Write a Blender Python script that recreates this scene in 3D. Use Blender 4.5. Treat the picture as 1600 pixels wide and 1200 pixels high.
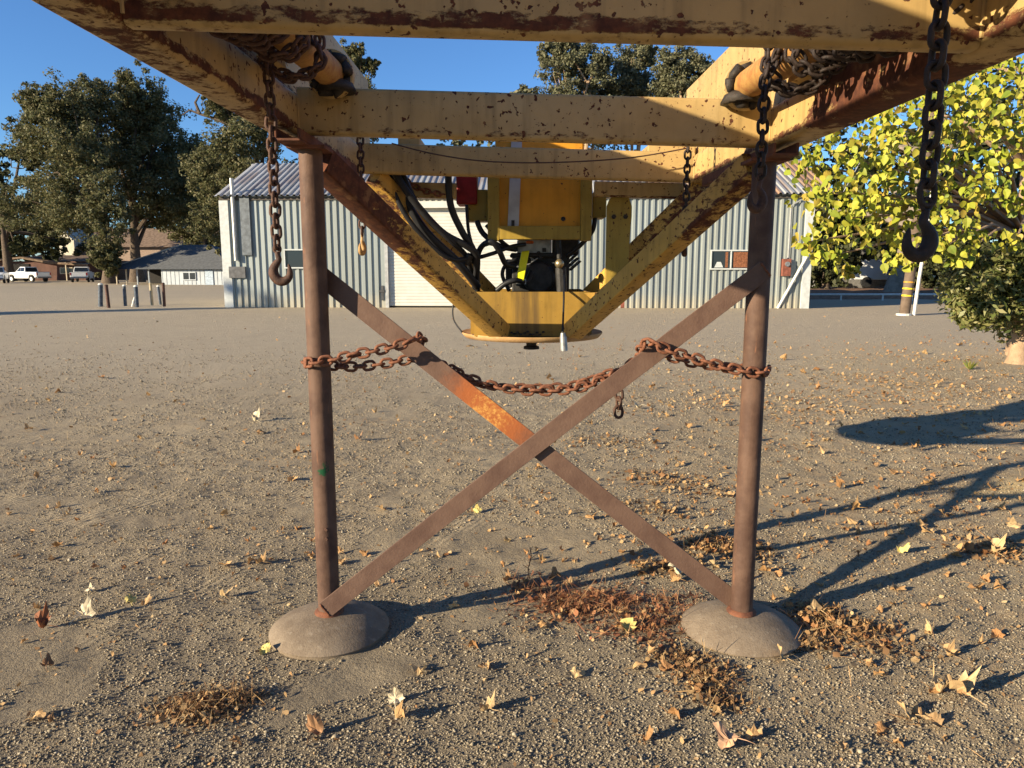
import bpy, math, random
import numpy as np
from mathutils import Vector, Matrix, Quaternion
for _o in list(bpy.data.objects): bpy.data.objects.remove(_o)
random.seed(7); rng = np.random.default_rng(7)
sc = bpy.context.scene
COL = sc.collection
# ------------------------------------------------------------ camera, sky, sun, exposure
FPX, PITCH, EYE = 1150.0, math.radians(9.0), 1.5
cam = bpy.data.cameras.new('camera'); camo = bpy.data.objects.new('camera', cam); COL.objects.link(camo)
cam.sensor_width = 36.0; cam.lens = FPX / 1600 * 36; cam.clip_start = 0.05; cam.clip_end = 3000
camo.location = (0, 0, EYE); camo.rotation_euler = (math.pi / 2 - PITCH, 0, 0)
sc.camera = camo
SUN_EL = math.radians(16.0)
SUN_H = Vector((0.873, 0.488, 0)).normalized()          # the way the light travels over the ground
world = bpy.data.worlds.new('World'); sc.world = world; world.use_nodes = True
wn = world.node_tree; bg = wn.nodes['Background']
sky = wn.nodes.new('ShaderNodeTexSky'); sky.sky_type = 'NISHITA'; sky.sun_disc = False
sky.sun_elevation = SUN_EL; sky.sun_rotation = math.atan2(-SUN_H.x, -SUN_H.y)
sky.altitude = 20; sky.air_density = 1.0; sky.dust_density = 0.05; sky.ozone_density = 4.0
tint = wn.nodes.new('ShaderNodeMix'); tint.data_type = 'RGBA'; tint.blend_type = 'MULTIPLY'; tint.inputs[0].default_value = 1.0; tint.inputs[7].default_value = (.72, .94, 1.20, 1)
wn.links.new(sky.outputs[0], tint.inputs[6]); wn.links.new(tint.outputs[2], bg.inputs[0]); bg.inputs[1].default_value = 0.068
sl = bpy.data.lights.new('sun', 'SUN'); sl.energy = 5.0; sl.angle = math.radians(0.53); sl.color = (1.0, 0.85, 0.62)
so = bpy.data.objects.new('sun', sl); COL.objects.link(so); so.location = (-30, -20, 30)
so.rotation_euler = Vector((SUN_H.x * math.cos(SUN_EL), SUN_H.y * math.cos(SUN_EL), -math.sin(SUN_EL))).to_track_quat('-Z', 'Y').to_euler()
sc.view_settings.view_transform = 'Standard'; sc.view_settings.look = 'None'
sc.view_settings.exposure = 1.22; sc.view_settings.gamma = 1.0; sc.view_settings.use_curve_mapping = False
sc.render.engine = 'CYCLES'; sc.cycles.max_bounces = 6; sc.cycles.transparent_max_bounces = 8

# ------------------------------------------------------------ measuring helpers (pixel of the 1600 px photograph -> place)
def ray(px, py):
    a = (px - 800) / FPX; b = -(py - 600) / FPX
    return Vector((a, math.cos(PITCH) + b * math.sin(PITCH), -math.sin(PITCH) + b * math.cos(PITCH)))
def AT(px, py, y):
    r = ray(px, py); return Vector((0, 0, EYE)) + r * (y / r.y)
def G(px, py, z=0.0):
    r = ray(px, py); return Vector((0, 0, EYE)) + r * ((z - EYE) / r.z)

# ------------------------------------------------------------ mesh helpers
class MB:
    def __init__(s): s.v = []; s.f = []; s.w = []
    def add(s, vs, fs, w=None):
        o = len(s.v); s.v.extend([tuple(x) for x in vs]); s.f.extend([tuple(i + o for i in f) for f in fs])
        s.w.extend(w if w is not None else [0.0] * len(vs)); return s
    def box(s, lo, hi, w=0.0):
        (a, b, c), (d, e, f) = lo, hi
        vs = [(a, b, c), (d, b, c), (d, e, c), (a, e, c), (a, b, f), (d, b, f), (d, e, f), (a, e, f)]
        return s.add(vs, [(0, 3, 2, 1), (4, 5, 6, 7), (0, 1, 5, 4), (1, 2, 6, 5), (2, 3, 7, 6), (3, 0, 4, 7)], [w] * 8)
    def obox(s, c, u, v, n, su, sv, sn, w=0.0):
        c = Vector(c); u = Vector(u).normalized() * su / 2; v = Vector(v).normalized() * sv / 2; n = Vector(n).normalized() * sn / 2
        vs = [c - u - v - n, c + u - v - n, c + u + v - n, c - u + v - n, c - u - v + n, c + u - v + n, c + u + v + n, c - u + v + n]
        return s.add(vs, [(0, 3, 2, 1), (4, 5, 6, 7), (0, 1, 5, 4), (1, 2, 6, 5), (2, 3, 7, 6), (3, 0, 4, 7)], [w] * 8)
    def tube(s, pts, r, n=10, caps=True, closed=False, wear=0.0):
        P = [Vector(p) for p in pts]; m = len(P)
        R = r if isinstance(r, (list, tuple)) else [r] * m
        T = []
        for i in range(m):
            a = P[(i - 1) % m] if (closed or i > 0) else P[i]; b = P[(i + 1) % m] if (closed or i < m - 1) else P[i]
            T.append((b - a).normalized())
        ref = Vector((0, 0, 1)) if abs(T[0].z) < 0.9 else Vector((1, 0, 0))
        N = (ref - T[0] * ref.dot(T[0])).normalized(); vs = []
        for i in range(m):
            if i: N = (N - T[i] * N.dot(T[i])); N = N.normalized() if N.length > 1e-6 else T[i].orthogonal().normalized()
            B = T[i].cross(N)
            for k in range(n):
                a = 2 * math.pi * k / n; vs.append(P[i] + (N * math.cos(a) + B * math.sin(a)) * R[i])
        fs = []
        for i in range(m if closed else m - 1):
            j = (i + 1) % m
            for k in range(n): fs.append((i * n + k, i * n + (k + 1) % n, j * n + (k + 1) % n, j * n + k))
        if caps and not closed: fs += [tuple(range(n - 1, -1, -1)), tuple((m - 1) * n + k for k in range(n))]
        return s.add(vs, fs, [wear] * len(vs))
    def lathe(s, prof, c, n=40, axis='z'):
        vs = []; fs = []; m = len(prof); c = Vector(c)
        for (r, h) in prof:
            for k in range(n):
                a = 2 * math.pi * k / n; q = (r * math.cos(a), r * math.sin(a))
                vs.append(c + (Vector((q[0], q[1], h)) if axis == 'z' else Vector((q[0], h, q[1])) if axis == 'y' else Vector((h, q[0], q[1]))))
        for i in range(m - 1):
            for k in range(n): fs.append((i * n + k, i * n + (k + 1) % n, (i + 1) * n + (k + 1) % n, (i + 1) * n + k))
        fs += [tuple(range(n - 1, -1, -1)), tuple((m - 1) * n + k for k in range(n))]
        return s.add(vs, fs)
    def prism(s, poly, o, u, v, n, th):            # polygon in the (u, v) plane given a thickness along n
        o = Vector(o); u = Vector(u); v = Vector(v); n = Vector(n) * th; k = len(poly)
        vs = [o + u * a + v * b for a, b in poly] + [o + u * a + v * b + n for a, b in poly]
        return s.add(vs, [tuple(range(k - 1, -1, -1)), tuple(range(k, 2 * k))] + [(i, (i + 1) % k, k + (i + 1) % k, k + i) for i in range(k)])
    def beam(s, p0, p1, w, h, r=0.016, up=(0, 0, 1), segs=10, wfun=None, shear=None):
        """rounded hollow-section look: the section is swept from p0 to p1 (its centre line)"""
        p0 = Vector(p0); p1 = Vector(p1); t = (p1 - p0).normalized(); up = Vector(up)
        n = (up - t * up.dot(t)).normalized(); b = t.cross(n)
        ring = []
        for cx, cy, a0 in ((w / 2 - r, h / 2 - r, 0), (-w / 2 + r, h / 2 - r, 90), (-w / 2 + r, -h / 2 + r, 180), (w / 2 - r, -h / 2 + r, 270)):
            arc = [(cx + r * math.cos(math.radians(a0 + k * 30)), cy + r * math.sin(math.radians(a0 + k * 30))) for k in range(4)]
            if a0 == 90: arc = arc + [(-w / 2, 0.0), (-w / 2, -h * .18), (-w / 2, -h * .28), (-w / 2, -h * .37)]
            if a0 == 270: arc = arc + [(w / 2, -h * .37), (w / 2, -h * .28), (w / 2, -h * .18), (w / 2, 0.0)]
            ring += arc
        m = len(ring); vs = []; ws = []
        for i in range(segs + 1):
            c = p0.lerp(p1, i / segs)
            for (x, y) in ring:
                q = c + b * x + n * y
                if shear: q = shear(q)
                vs.append(q); f = y / h + .5
                ws.append(wfun(i / segs, f) if wfun else (.7 if f < .13 else .4 if f < .3 else .3 if f > .93 else 0.0))
        fs = []
        for i in range(segs):
            for k in range(m): fs.append((i * m + k, i * m + (k + 1) % m, (i + 1) * m + (k + 1) % m, (i + 1) * m + k))
        fs += [tuple(range(m - 1, -1, -1)), tuple(segs * m + k for k in range(m))]
        return s.add(vs, fs, ws)

ORG = {}
def mesh_from(name, mb, m, off=(0, 0, 0), smooth=False):
    me = bpy.data.meshes.new(name)
    me.from_pydata([(x - off[0], y - off[1], z - off[2]) for x, y, z in mb.v], [], mb.f)
    if any(mb.w):
        a = me.attributes.new('wear', 'FLOAT', 'POINT'); a.data.foreach_set('value', mb.w)
    if m: me.materials.append(m)
    if smooth:
        me.polygons.foreach_set('use_smooth', [True] * len(me.polygons))
    me.update(); return me
def obj(name, mb, m, parent=None, smooth=False, bevel=0, auto=None, origin=None, label=None):
    """ONE mesh object; vertices are given in world coordinates and stored about the thing's origin"""
    off = ORG[parent.name] if parent else (origin or (0, 0, 0))
    o = bpy.data.objects.new(name, mesh_from(name, mb, m, off, smooth)); COL.objects.link(o)
    if parent: o.parent = parent; ORG[o.name] = off
    else: o.location = off; ORG[o.name] = off
    if auto is not None:
        o.data.polygons.foreach_set('use_smooth', [True] * len(o.data.polygons)); o.data.set_sharp_from_angle(angle=math.radians(auto))
    if bevel:
        b = o.modifiers.new('bevel', 'BEVEL'); b.width = bevel; b.segments = 2; b.limit_method = 'ANGLE'; b.angle_limit = math.radians(40)
    if label: o['label'] = label
    return o
def thing(name, loc, label, cat, group=None):
    o = bpy.data.objects.new(name, None); COL.objects.link(o); o.location = loc; o.empty_display_size = .1
    ORG[o.name] = tuple(loc); tag(o, label, cat, group); return o
def tag(o, label, cat, group=None, kind=None):
    o['label'] = label; o['category'] = cat
    if group: o['group'] = group
    if kind: o['kind'] = kind
    return o
def kind(o, k, label=None):
    o['kind'] = k
    if label: o['label'] = label
    return o
def share(name, me, parent, mw=None, col=None):
    """one more object on shared mesh data, a child of parent, placed by a local matrix"""
    o = bpy.data.objects.new(name, me); COL.objects.link(o)
    if parent: o.parent = parent
    if mw is not None: o.matrix_local = mw
    if col: o.color = col
    return o

# ------------------------------------------------------------ materials
class NT:
    def __init__(s, name):
        s.m = bpy.data.materials.new(name); s.m.use_nodes = True; s.t = s.m.node_tree; s.n = s.t.nodes; s.b = s.n['Principled BSDF']
        s.b.inputs['Roughness'].default_value = .8; s.b.inputs['Specular IOR Level'].default_value = .25
    def N(s, typ, **k):
        n = s.n.new(typ)
        for a, v in k.items(): setattr(n, a, v)
        return n
    def L(s, a, b): s.t.links.new(a, b)
    def val(s, x, sock):
        if isinstance(x, (int, float)): sock.default_value = x
        elif isinstance(x, tuple): sock.default_value = x if len(x) == 4 else x + (1,)
        else: s.L(x, sock)
    def math(s, op, a, b=0.0, clamp=False):
        n = s.N('ShaderNodeMath', operation=op, use_clamp=clamp); s.val(a, n.inputs[0]); s.val(b, n.inputs[1]); return n.outputs[0]
    def step(s, x, lo, hi):
        n = s.N('ShaderNodeMapRange', interpolation_type='SMOOTHSTEP'); s.val(x, n.inputs[0]); n.inputs[1].default_value = lo; n.inputs[2].default_value = hi; return n.outputs[0]
    def mix(s, f, a, b, blend='MIX'):
        n = s.N('ShaderNodeMix', data_type='RGBA', blend_type=blend); s.val(f, n.inputs[0]); s.val(a, n.inputs[6]); s.val(b, n.inputs[7]); return n.outputs[2]
    def obj(s): return s.N('ShaderNodeTexCoord').outputs['Object']
    def map(s, vec, sc3, loc=(0, 0, 0), rot=(0, 0, 0)):
        n = s.N('ShaderNodeMapping'); s.L(vec, n.inputs[0]); n.inputs[3].default_value = sc3; n.inputs[1].default_value = loc; n.inputs[2].default_value = rot; return n.outputs[0]
    def noise(s, vec, scale, det=4, rough=.55, dist=0.0):
        n = s.N('ShaderNodeTexNoise'); s.L(vec, n.inputs['Vector']); n.inputs['Scale'].default_value = scale; n.inputs['Detail'].default_value = det
        n.inputs['Roughness'].default_value = rough; n.inputs['Distortion'].default_value = dist; return n.outputs['Fac']
    def sep(s, vec):
        n = s.N('ShaderNodeSeparateXYZ'); s.L(vec, n.inputs[0]); return n.outputs
    def attr(s, name): return s.N('ShaderNodeAttribute', attribute_name=name).outputs['Fac']
    def bump(s, h, dist, strength=1.0):
        n = s.N('ShaderNodeBump'); s.L(h, n.inputs['Height']); n.inputs['Distance'].default_value = dist; n.inputs['Strength'].default_value = strength
        s.L(n.outputs[0], s.b.inputs['Normal'])
    def out(s, col, rough=None, metal=None):
        s.val(col, s.b.inputs['Base Color'])
        if rough is not None: s.val(rough, s.b.inputs['Roughness'])
        if metal is not None: s.val(metal, s.b.inputs['Metallic'])
        return s.m
def plain(name, col, rough=.7, metal=0.0, var=.25, scale=8, bump=0.0):
    t = NT(name); c = t.obj(); n = t.noise(c, scale, 5)
    a = tuple(max(0, x * (1 - var)) for x in col); b = tuple(min(1, x * (1 + var)) for x in col)
    if bump: t.bump(t.noise(c, scale * 8, 4), bump)
    return t.out(t.mix(t.step(n, .3, .7), a, b), rough, metal)
RUST_D, RUST_M, RUST_L = (.060, .022, .013), (.135, .048, .022), (.30, .12, .045)
def paint(name, col, speck=.10, edge=.60, fade=(.72, .54, .27), heavy=0.0, dirt=.5, rs=(26, 26, 2.2)):
    """weathered enamel over steel: colour drift, chips, rust along worn edges, run marks"""
    t = NT(name); c = t.obj(); w = t.attr('wear')
    big = t.noise(c, 1.7, 4); mid = t.noise(c, 9, 6)
    base = t.mix(t.step(mid, .35, .7), col, tuple(x * .83 for x in col)); base = t.mix(t.math('MULTIPLY', t.step(big, .4, .75), .45), base, fade)
    runs = t.noise(t.map(c, rs), 1.0, 4)
    base = t.mix(t.math('MULTIPLY', t.step(runs, .48, .72), dirt), base, tuple(x * .45 for x in col))
    sp = t.noise(c, 46, 3, .5); sp = t.step(t.math('ADD', sp, t.math('MULTIPLY', big, .16)), .80 - speck * .6, .825 - speck * .6)
    fine = t.noise(c, 150, 2, .5); sp = t.math('MAXIMUM', sp, t.math('MULTIPLY', t.step(t.math('ADD', fine, t.math('MULTIPLY', mid, .22)), .83, .86), .8))
    st = t.noise(t.map(c, (15, 15, 34)), 1.0, 8, .74); st = t.math('ADD', st, t.math('MULTIPLY', t.math('SUBTRACT', big, .5), .55))
    ed = t.step(t.math('ADD', st, t.math('MULTIPLY', w, edge)), .87 - heavy, .99 - heavy)
    mask = t.math('MAXIMUM', sp, ed)
    rust = t.mix(t.step(t.noise(c, 30, 6, .7), .35, .7), RUST_D, RUST_M); rust = t.mix(t.step(t.noise(c, 13, 4), .58, .75), rust, (.22, .11, .05))
    t.bump(t.math('SUBTRACT', t.math('MULTIPLY', t.noise(c, 90, 4), .4), mask), .0012)
    if name == 'box_yellow_paint':     # dark spill runs down the middle of the plate
        sx = t.sep(c); st2 = t.math('MULTIPLY', t.step(t.noise(t.map(c, (16, 1, .9)), 1.0, 5, .6), .40, .66), t.step(t.math('ABSOLUTE', t.math('ADD', sx[0], .03)), .26, .06)); base = t.mix(t.math('MULTIPLY', st2, .75), base, (.085, .055, .028))
    return t.out(t.mix(mask, base, rust), t.math('ADD', t.math('MULTIPLY', mask, .35), .52))
def rusty(name, a, b, scale=14, rough=.78, spot=.35, bump=.0015, light=RUST_L):
    t = NT(name); c = t.obj(); n = t.noise(c, scale, 7, .65); m = t.noise(t.map(c, (1, 1, .35)), scale * 5, 4, .6)
    col = t.mix(t.step(n, .32, .68), a, b); col = t.mix(t.math('MULTIPLY', t.step(m, .58, .74), spot), col, light)
    t.bump(t.math('ADD', n, t.noise(c, scale * 12, 3)), bump)
    return t.out(col, rough)

M_YEL = paint('faded_yellow_paint', (.45, .30, .112), .13, fade=(.53, .40, .20))
M_ARM = paint('arm_yellow_paint', (.55, .315, .060), .16, .72, fade=(.55, .36, .13), heavy=.04)
M_BOX = paint('box_yellow_paint', (.33, .195, .036), .05, .5, fade=(.36, .22, .05), dirt=.95, rs=(9, 9, .8))
M_TANK = paint('tank_orange_paint', (.60, .26, .018), .06, .5, fade=(.62, .30, .03), dirt=.25)
M_OLIVE = paint('olive_yellow_paint', (.33, .22, .035), .10, .5, fade=(.30, .22, .05))
M_CHAIN = rusty('rusty_chain_steel', (.12, .045, .024), (.23, .095, .05), 40, .75)
M_CHAIND = rusty('dark_chain_steel', (.045, .024, .017), (.105, .052, .032), 40, .62)
M_CHAINK = rusty('blackened_chain_steel', (.016, .012, .010), (.042, .028, .022), 40, .55, spot=.1)
M_HOOKL = rusty('pale_worn_hook', (.34, .19, .07), (.42, .27, .12), 30, .7)
M_CHAN = rusty('rusty_channel', (.085, .036, .022), (.19, .072, .035), 12, .8)
M_PIPEY = rusty('worn_yellow_pipe', (.42, .24, .07), (.30, .13, .04), 22, .7, light=RUST_M, spot=.8)
M_GREASE = rusty('black_grease', (.016, .013, .011), (.05, .04, .03), 30, .6, spot=.2)
M_BLACK = plain('black_rubber', (.018, .018, .019), .45, var=.3)
M_IRON = rusty('black_engine_iron', (.015, .015, .015), (.04, .038, .035), 20, .5, spot=.25, light=(.09, .08, .07))
M_GREY = plain('grey_metal', (.30, .30, .29), .45, .6, .3, 20)
M_STRAP = plain('grey_strap', (.34, .34, .33), .6, 0, .2, 6)
M_BRASS = plain('brass', (.42, .34, .20), .35, .8, .2)
M_RED = plain('red_enamel', (.22, .012, .010), .5, 0, .3, 12)
M_LEVER = plain('yellow_lever', (.80, .72, .02), .4, 0, .08)
M_ORANGE = plain('orange_label', (.5, .12, .03), .5)
M_BLUE = plain('blue_tape', (.10, .2, .26), .5)
def leg_material():
    t = NT('brown_primer_pipe'); c = t.obj(); s = t.sep(c)
    n = t.noise(c, 10, 6, .6); m = t.noise(t.map(c, (1, 1, .18)), 55, 4, .6); f = t.noise(c, 120, 3)
    col = t.mix(t.step(n, .35, .7), (.118, .068, .045), (.068, .036, .024)); col = t.mix(t.math('MULTIPLY', t.step(m, .62, .75), .55), col, (.25, .11, .055))
    col = t.mix(t.math('MULTIPLY', t.step(f, .62, .72), .5), col, (.10, .05, .035))
    # a dab of green paint on one pipe
    d = t.N('ShaderNodeVectorMath', operation='DISTANCE'); mp = t.map(c, (1, 0, .62)); t.L(mp, d.inputs[0]); d.inputs[1].default_value = (-.848, 0, .70 * .62)
    g = t.step(t.math('ADD', d.outputs['Value'], t.math('MULTIPLY', t.noise(c, 45, 5, .7), .07)), .052, .044)
    col = t.mix(g, col, (.006, .065, .022))
    t.bump(t.math('ADD', t.noise(c, 60, 5), m), .0012); return t.out(col, .68)
M_LEG = leg_material()
def brace_material():
    t = NT('brown_primer_flat_bar'); c = t.obj(); w = t.attr('wear'); n = t.noise(c, 9, 6, .6); f = t.noise(c, 130, 3)
    col = t.mix(t.step(n, .35, .7), (.135, .080, .055), (.095, .053, .037)); col = t.mix(t.math('MULTIPLY', t.step(f, .6, .72), .4), col, (.11, .055, .04))
    bare = t.step(t.math('ADD', t.math('MULTIPLY', t.noise(c, 26, 6, .7), .5), w), .42, .95); col = t.mix(bare, col, (.31, .090, .024))
    col = t.mix(t.math('MULTIPLY', t.step(t.math('ADD', t.math('MULTIPLY', t.noise(c, 75, 5, .7), .9), w), 1.12, 1.52), .9), col, (.66, .38, .09))
    t.bump(t.math('ADD', t.noise(c, 70, 4), f), .001); return t.out(col, .66)
M_BRACE = brace_material()
def dish_material():
    t = NT('dusty_disc_blade'); c = t.obj(); n = t.noise(c, 7, 6, .65); f = t.noise(c, 120, 3); p = t.noise(c, 34, 5, .6)
    col = t.mix(t.step(n, .3, .7), (.235, .182, .124), (.150, .112, .076)); col = t.mix(t.math('MULTIPLY', t.step(p, .55, .7), .55), col, (.29, .238, .172)); col = t.mix(t.math('MULTIPLY', t.step(f, .57, .7), .5), col, (.10, .066, .042))
    t.bump(t.math('ADD', t.noise(c, 160, 3), p), .0018); return t.out(col, .85)
M_DISH = dish_material()
def ground_material():
    t = NT('gravel_dirt'); c = t.obj(); s = t.sep(c)
    big = t.noise(c, .35, 4); mid = t.noise(c, 2.2, 6, .6); fine = t.noise(c, 95, 4, .7); grit = t.noise(c, 260, 2, .6); vf = t.noise(c, 22, 5, .65)
    col = t.mix(t.step(mid, .3, .7), (.295, .228, .140), (.380, .300, .186)); col = t.mix(t.math('MULTIPLY', t.step(big, .45, .7), .5), col, (.44, .342, .205))
    col = t.mix(t.math('MULTIPLY', t.step(fine, .52, .68), .6), col, (.40, .35, .25)); col = t.mix(t.math('MULTIPLY', t.step(fine, .50, .34), .65), col, (.13, .105, .08))
    col = t.mix(t.math('MULTIPLY', t.step(grit, .60, .70), .55), col, (.50, .455, .35)); col = t.mix(t.math('MULTIPLY', t.step(vf, .60, .74), .4), col, (.16, .115, .075))
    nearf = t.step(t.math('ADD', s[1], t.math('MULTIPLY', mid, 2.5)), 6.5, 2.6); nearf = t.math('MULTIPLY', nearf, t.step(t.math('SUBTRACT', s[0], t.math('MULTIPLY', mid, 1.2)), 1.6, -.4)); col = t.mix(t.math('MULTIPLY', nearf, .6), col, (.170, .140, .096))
    # leaf dust trodden into the dirt under the trees, and a drift of yellow sand
    dust = t.math('MULTIPLY', t.step(t.math('ADD', s[0], t.math('MULTIPLY', mid, 2.0)), 1.2, 3.8), t.step(t.noise(c, 5.5, 6, .7), .42, .62))
    col = t.mix(t.math('MULTIPLY', dust, .55), col, (.40, .275, .15))
    d = t.N('ShaderNodeVectorMath', operation='DISTANCE'); t.L(t.map(c, (.62, 1.15, 0)), d.inputs[0]); d.inputs[1].default_value = (4.05 * .62, 4.7 * 1.15, 0)
    col = t.mix(t.step(t.math('ADD', d.outputs['Value'], t.math('MULTIPLY', mid, .7)), 1.05, .55), col, (.60, .44, .20))
    # packed wheel-way nearer the shed
    way = t.math('MULTIPLY', t.step(t.math('ADD', s[1], t.math('MULTIPLY', big, 6)), 9, 16), .55); col = t.mix(way, col, (.42, .355, .255))
    wob = t.math('MULTIPLY', t.noise(c, 3.0, 3), .10); across = t.math('ADD', t.math('SUBTRACT', t.math('MULTIPLY', s[0], .90), t.math('MULTIPLY', s[1], .43)), wob)
    lines = t.math('MULTIPLY', t.math('ADD', t.math('SINE', t.math('MULTIPLY', across, 150.0)), 1.0), .5)
    cv = t.N('ShaderNodeCombineXYZ'); t.L(across, cv.inputs[0]); t.L(t.math('MULTIPLY', s[1], .16), cv.inputs[1])
    trm = t.math('MULTIPLY', t.step(t.noise(cv.outputs[0], 2.6, 2), .53, .62), t.math('MULTIPLY', t.step(s[0], .3, -.5), t.step(mid, .34, .6)))
    h = t.math('ADD', t.math('MULTIPLY', fine, 1.0), t.math('MULTIPLY', grit, .45)); h = t.math('ADD', h, t.math('MULTIPLY', t.math('MULTIPLY', lines, trm), .8)); h = t.math('ADD', h, t.math('MULTIPLY', vf, 1.3))
    t.bump(h, .016, .9); return t.out(col, .95)
M_GROUND = ground_material()
def pebble_material():
    t = NT('gravel_stone'); g = t.N('ShaderNodeNewGeometry'); r = t.N('ShaderNodeValToRGB'); t.L(g.outputs['Random Per Island'], r.inputs[0])
    e = r.color_ramp.elements; e[0].position = 0; e[0].color = (.105, .090, .066, 1); e[1].position = 1; e[1].color = (.37, .322, .236, 1)
    for p, k in ((.35, (.190, .155, .104)), (.6, (.255, .208, .138)), (.82, (.32, .262, .174))): x = r.color_ramp.elements.new(p); x.color = k + (1,)
    return t.out(r.outputs[0], .9)
M_PEB = pebble_material()
def leafy(name, cols, trans=.25, rough=.6, spec=.2):
    t = NT(name); g = t.N('ShaderNodeNewGeometry'); r = t.N('ShaderNodeValToRGB'); t.L(g.outputs['Random Per Island'], r.inputs[0])
    el = r.color_ramp.elements
    while len(el) < len(cols): el.new(.5)
    for i, k in enumerate(cols): el[i].position = i / (len(cols) - 1); el[i].color = k + (1,)
    t.b.inputs['Specular IOR Level'].default_value = spec
    t.out(r.outputs[0], rough)
    if trans:
        tr = t.N('ShaderNodeBsdfTranslucent'); t.L(r.outputs[0], tr.inputs[0]); mx = t.N('ShaderNodeMixShader'); mx.inputs[0].default_value = trans
        t.L(t.b.outputs[0], mx.inputs[1]); t.L(tr.outputs[0], mx.inputs[2]); t.L(mx.outputs[0], t.n['Material Output'].inputs[0])
    return t.m
def leafobj(name, cols, trans=.2):
    """as leafy, but one leaf per object, its colour drawn from the object"""
    t = NT(name); g = t.N('ShaderNodeObjectInfo'); r = t.N('ShaderNodeValToRGB'); t.L(g.outputs['Random'], r.inputs[0]); c = t.obj()
    el = r.color_ramp.elements
    while len(el) < len(cols): el.new(.5)
    for i, k in enumerate(cols): el[i].position = i / (len(cols) - 1); el[i].color = k + (1,)
    col = t.mix(t.math('MULTIPLY', t.step(t.noise(c, 1.7, 4), .45, .7), .45), r.outputs[0], (.30, .16, .06))
    t.out(col, .65)
    tr = t.N('ShaderNodeBsdfTranslucent'); t.L(col, tr.inputs[0]); mx = t.N('ShaderNodeMixShader'); mx.inputs[0].default_value = trans
    t.L(t.b.outputs[0], mx.inputs[1]); t.L(tr.outputs[0], mx.inputs[2]); t.L(mx.outputs[0], t.n['Material Output'].inputs[0])
    return t.m
M_OAK = leafy('oak_foliage', [(.070, .078, .032), (.100, .108, .046), (.145, .138, .062), (.185, .158, .078), (.092, .098, .040)], .32)
M_DARKF = leafy('dark_shaded_foliage', [(.030, .036, .015), (.048, .054, .020), (.075, .072, .030)], .2)  # dark leaf tones, with the shade over the background trees put into the colour
M_EUC = leafy('grey_green_foliage', [(.10, .105, .055), (.15, .15, .078), (.21, .195, .115), (.12, .125, .062)], .32)
M_SHRUB = leafy('shrub_foliage', [(.075, .098, .026), (.13, .15, .036), (.20, .20, .06), (.28, .25, .10), (.095, .12, .03)], .3, .45, .4)
CAT = [(.13, .175, .022), (.26, .29, .028), (.37, .365, .04), (.43, .37, .055), (.19, .23, .025), (.40, .28, .05)]
M_CATS = leafy('catalpa_foliage', CAT, .16, .5)
M_CATO = leafobj('catalpa_leaf', CAT[:5], .16)
M_DRY = leafobj('dry_leaf', [(.28, .14, .055), (.42, .24, .095), (.48, .31, .14), (.35, .175, .068), (.52, .37, .18), (.22, .10, .042)], .15)
M_LITTER = leafy('leaf_litter', [(.10, .052, .027), (.25, .13, .055), (.36, .23, .10), (.16, .075, .035), (.44, .31, .15), (.20, .105, .048)], .1, .8)
M_SCAT = leafy('scattered_leaf_bits', [(.22, .115, .05), (.40, .24, .10), (.46, .30, .14), (.28, .145, .06), (.54, .39, .20), (.40, .22, .09)], .1, .8)
M_LITTERR = leafy('reddish_litter', [(.13, .05, .026), (.28, .12, .055), (.18, .07, .034), (.36, .21, .10), (.23, .095, .042)], .1, .8)
M_BARK = rusty('bark', (.075, .055, .040), (.14, .105, .075), 6, .95, spot=.2, bump=.02, light=(.2, .16, .12))
M_BARKL = rusty('pale_bark', (.30, .20, .12), (.42, .29, .18), 5, .9, spot=.4, bump=.012, light=(.24, .15, .09))
M_BARKG = rusty('grey_bark', (.17, .135, .10), (.26, .21, .16), 4, .95, spot=.4, bump=.02, light=(.12, .09, .07))
def sheet_material(name, rustfoot):
    t = NT(name); c = t.obj(); s = t.sep(c); oi = t.N('ShaderNodeObjectInfo')
    n = t.noise(t.map(c, (3, 3, .5)), 1.0, 5); col = t.mix(t.math('MULTIPLY', t.step(n, .42, .72), .5), oi.outputs['Color'], (.25, .26, .24))
    if rustfoot:
        z = t.math('ADD', s[2], t.math('MULTIPLY', t.noise(c, .9, 4), 1.0)); col = t.mix(t.math('MULTIPLY', t.step(z, 1.2, .45), .42), col, (.52, .42, .26))
    else:
        st = t.noise(t.map(c, (5, .25, .25)), 1.0, 5); col = t.mix(t.math('MULTIPLY', t.step(st, .5, .68), .6), col, (.20, .115, .07))
    return t.out(col, .5, .25)
M_WALL = sheet_material('corrugated_wall_sheet', True); M_ROOF = sheet_material('corrugated_roof_sheet', False)
M_WHITE = plain('white_door_paint', (.53, .52, .46), .55, 0, .06, 3)
M_FRAMEW = plain('pale_trim', (.46, .48, .46), .6, 0, .1)
M_GALV = plain('galvanised_trim', (.40, .40, .38), .5, .4, .15)
def glass(name, col=(.02, .025, .03)):
    t = NT(name); t.b.inputs['Specular IOR Level'].default_value = .6; return t.out(col, .08)
M_GLASS = glass('dark_glass')
M_CURT = plain('orange_curtain', (.20, .078, .036), .8, 0, .35, 20)
M_POSTB = plain('blue_grey_post_paint', (.07, .085, .105), .6, 0, .4, 12); M_POSTR = plain('rust_red_post_paint', (.085, .042, .03), .7, 0, .3, 12)
M_POSTW = plain('white_post_paint', (.62, .60, .54), .6, 0, .1); M_POSTY = plain('pale_yellow_post_paint', (.36, .29, .18), .6, 0, .15)
M_CARW = plain('white_car_paint', (.70, .70, .68), .3, 0, .03); M_CARB = plain('dark_blue_grey_car_paint', (.08, .09, .11), .3, 0, .05)
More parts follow.
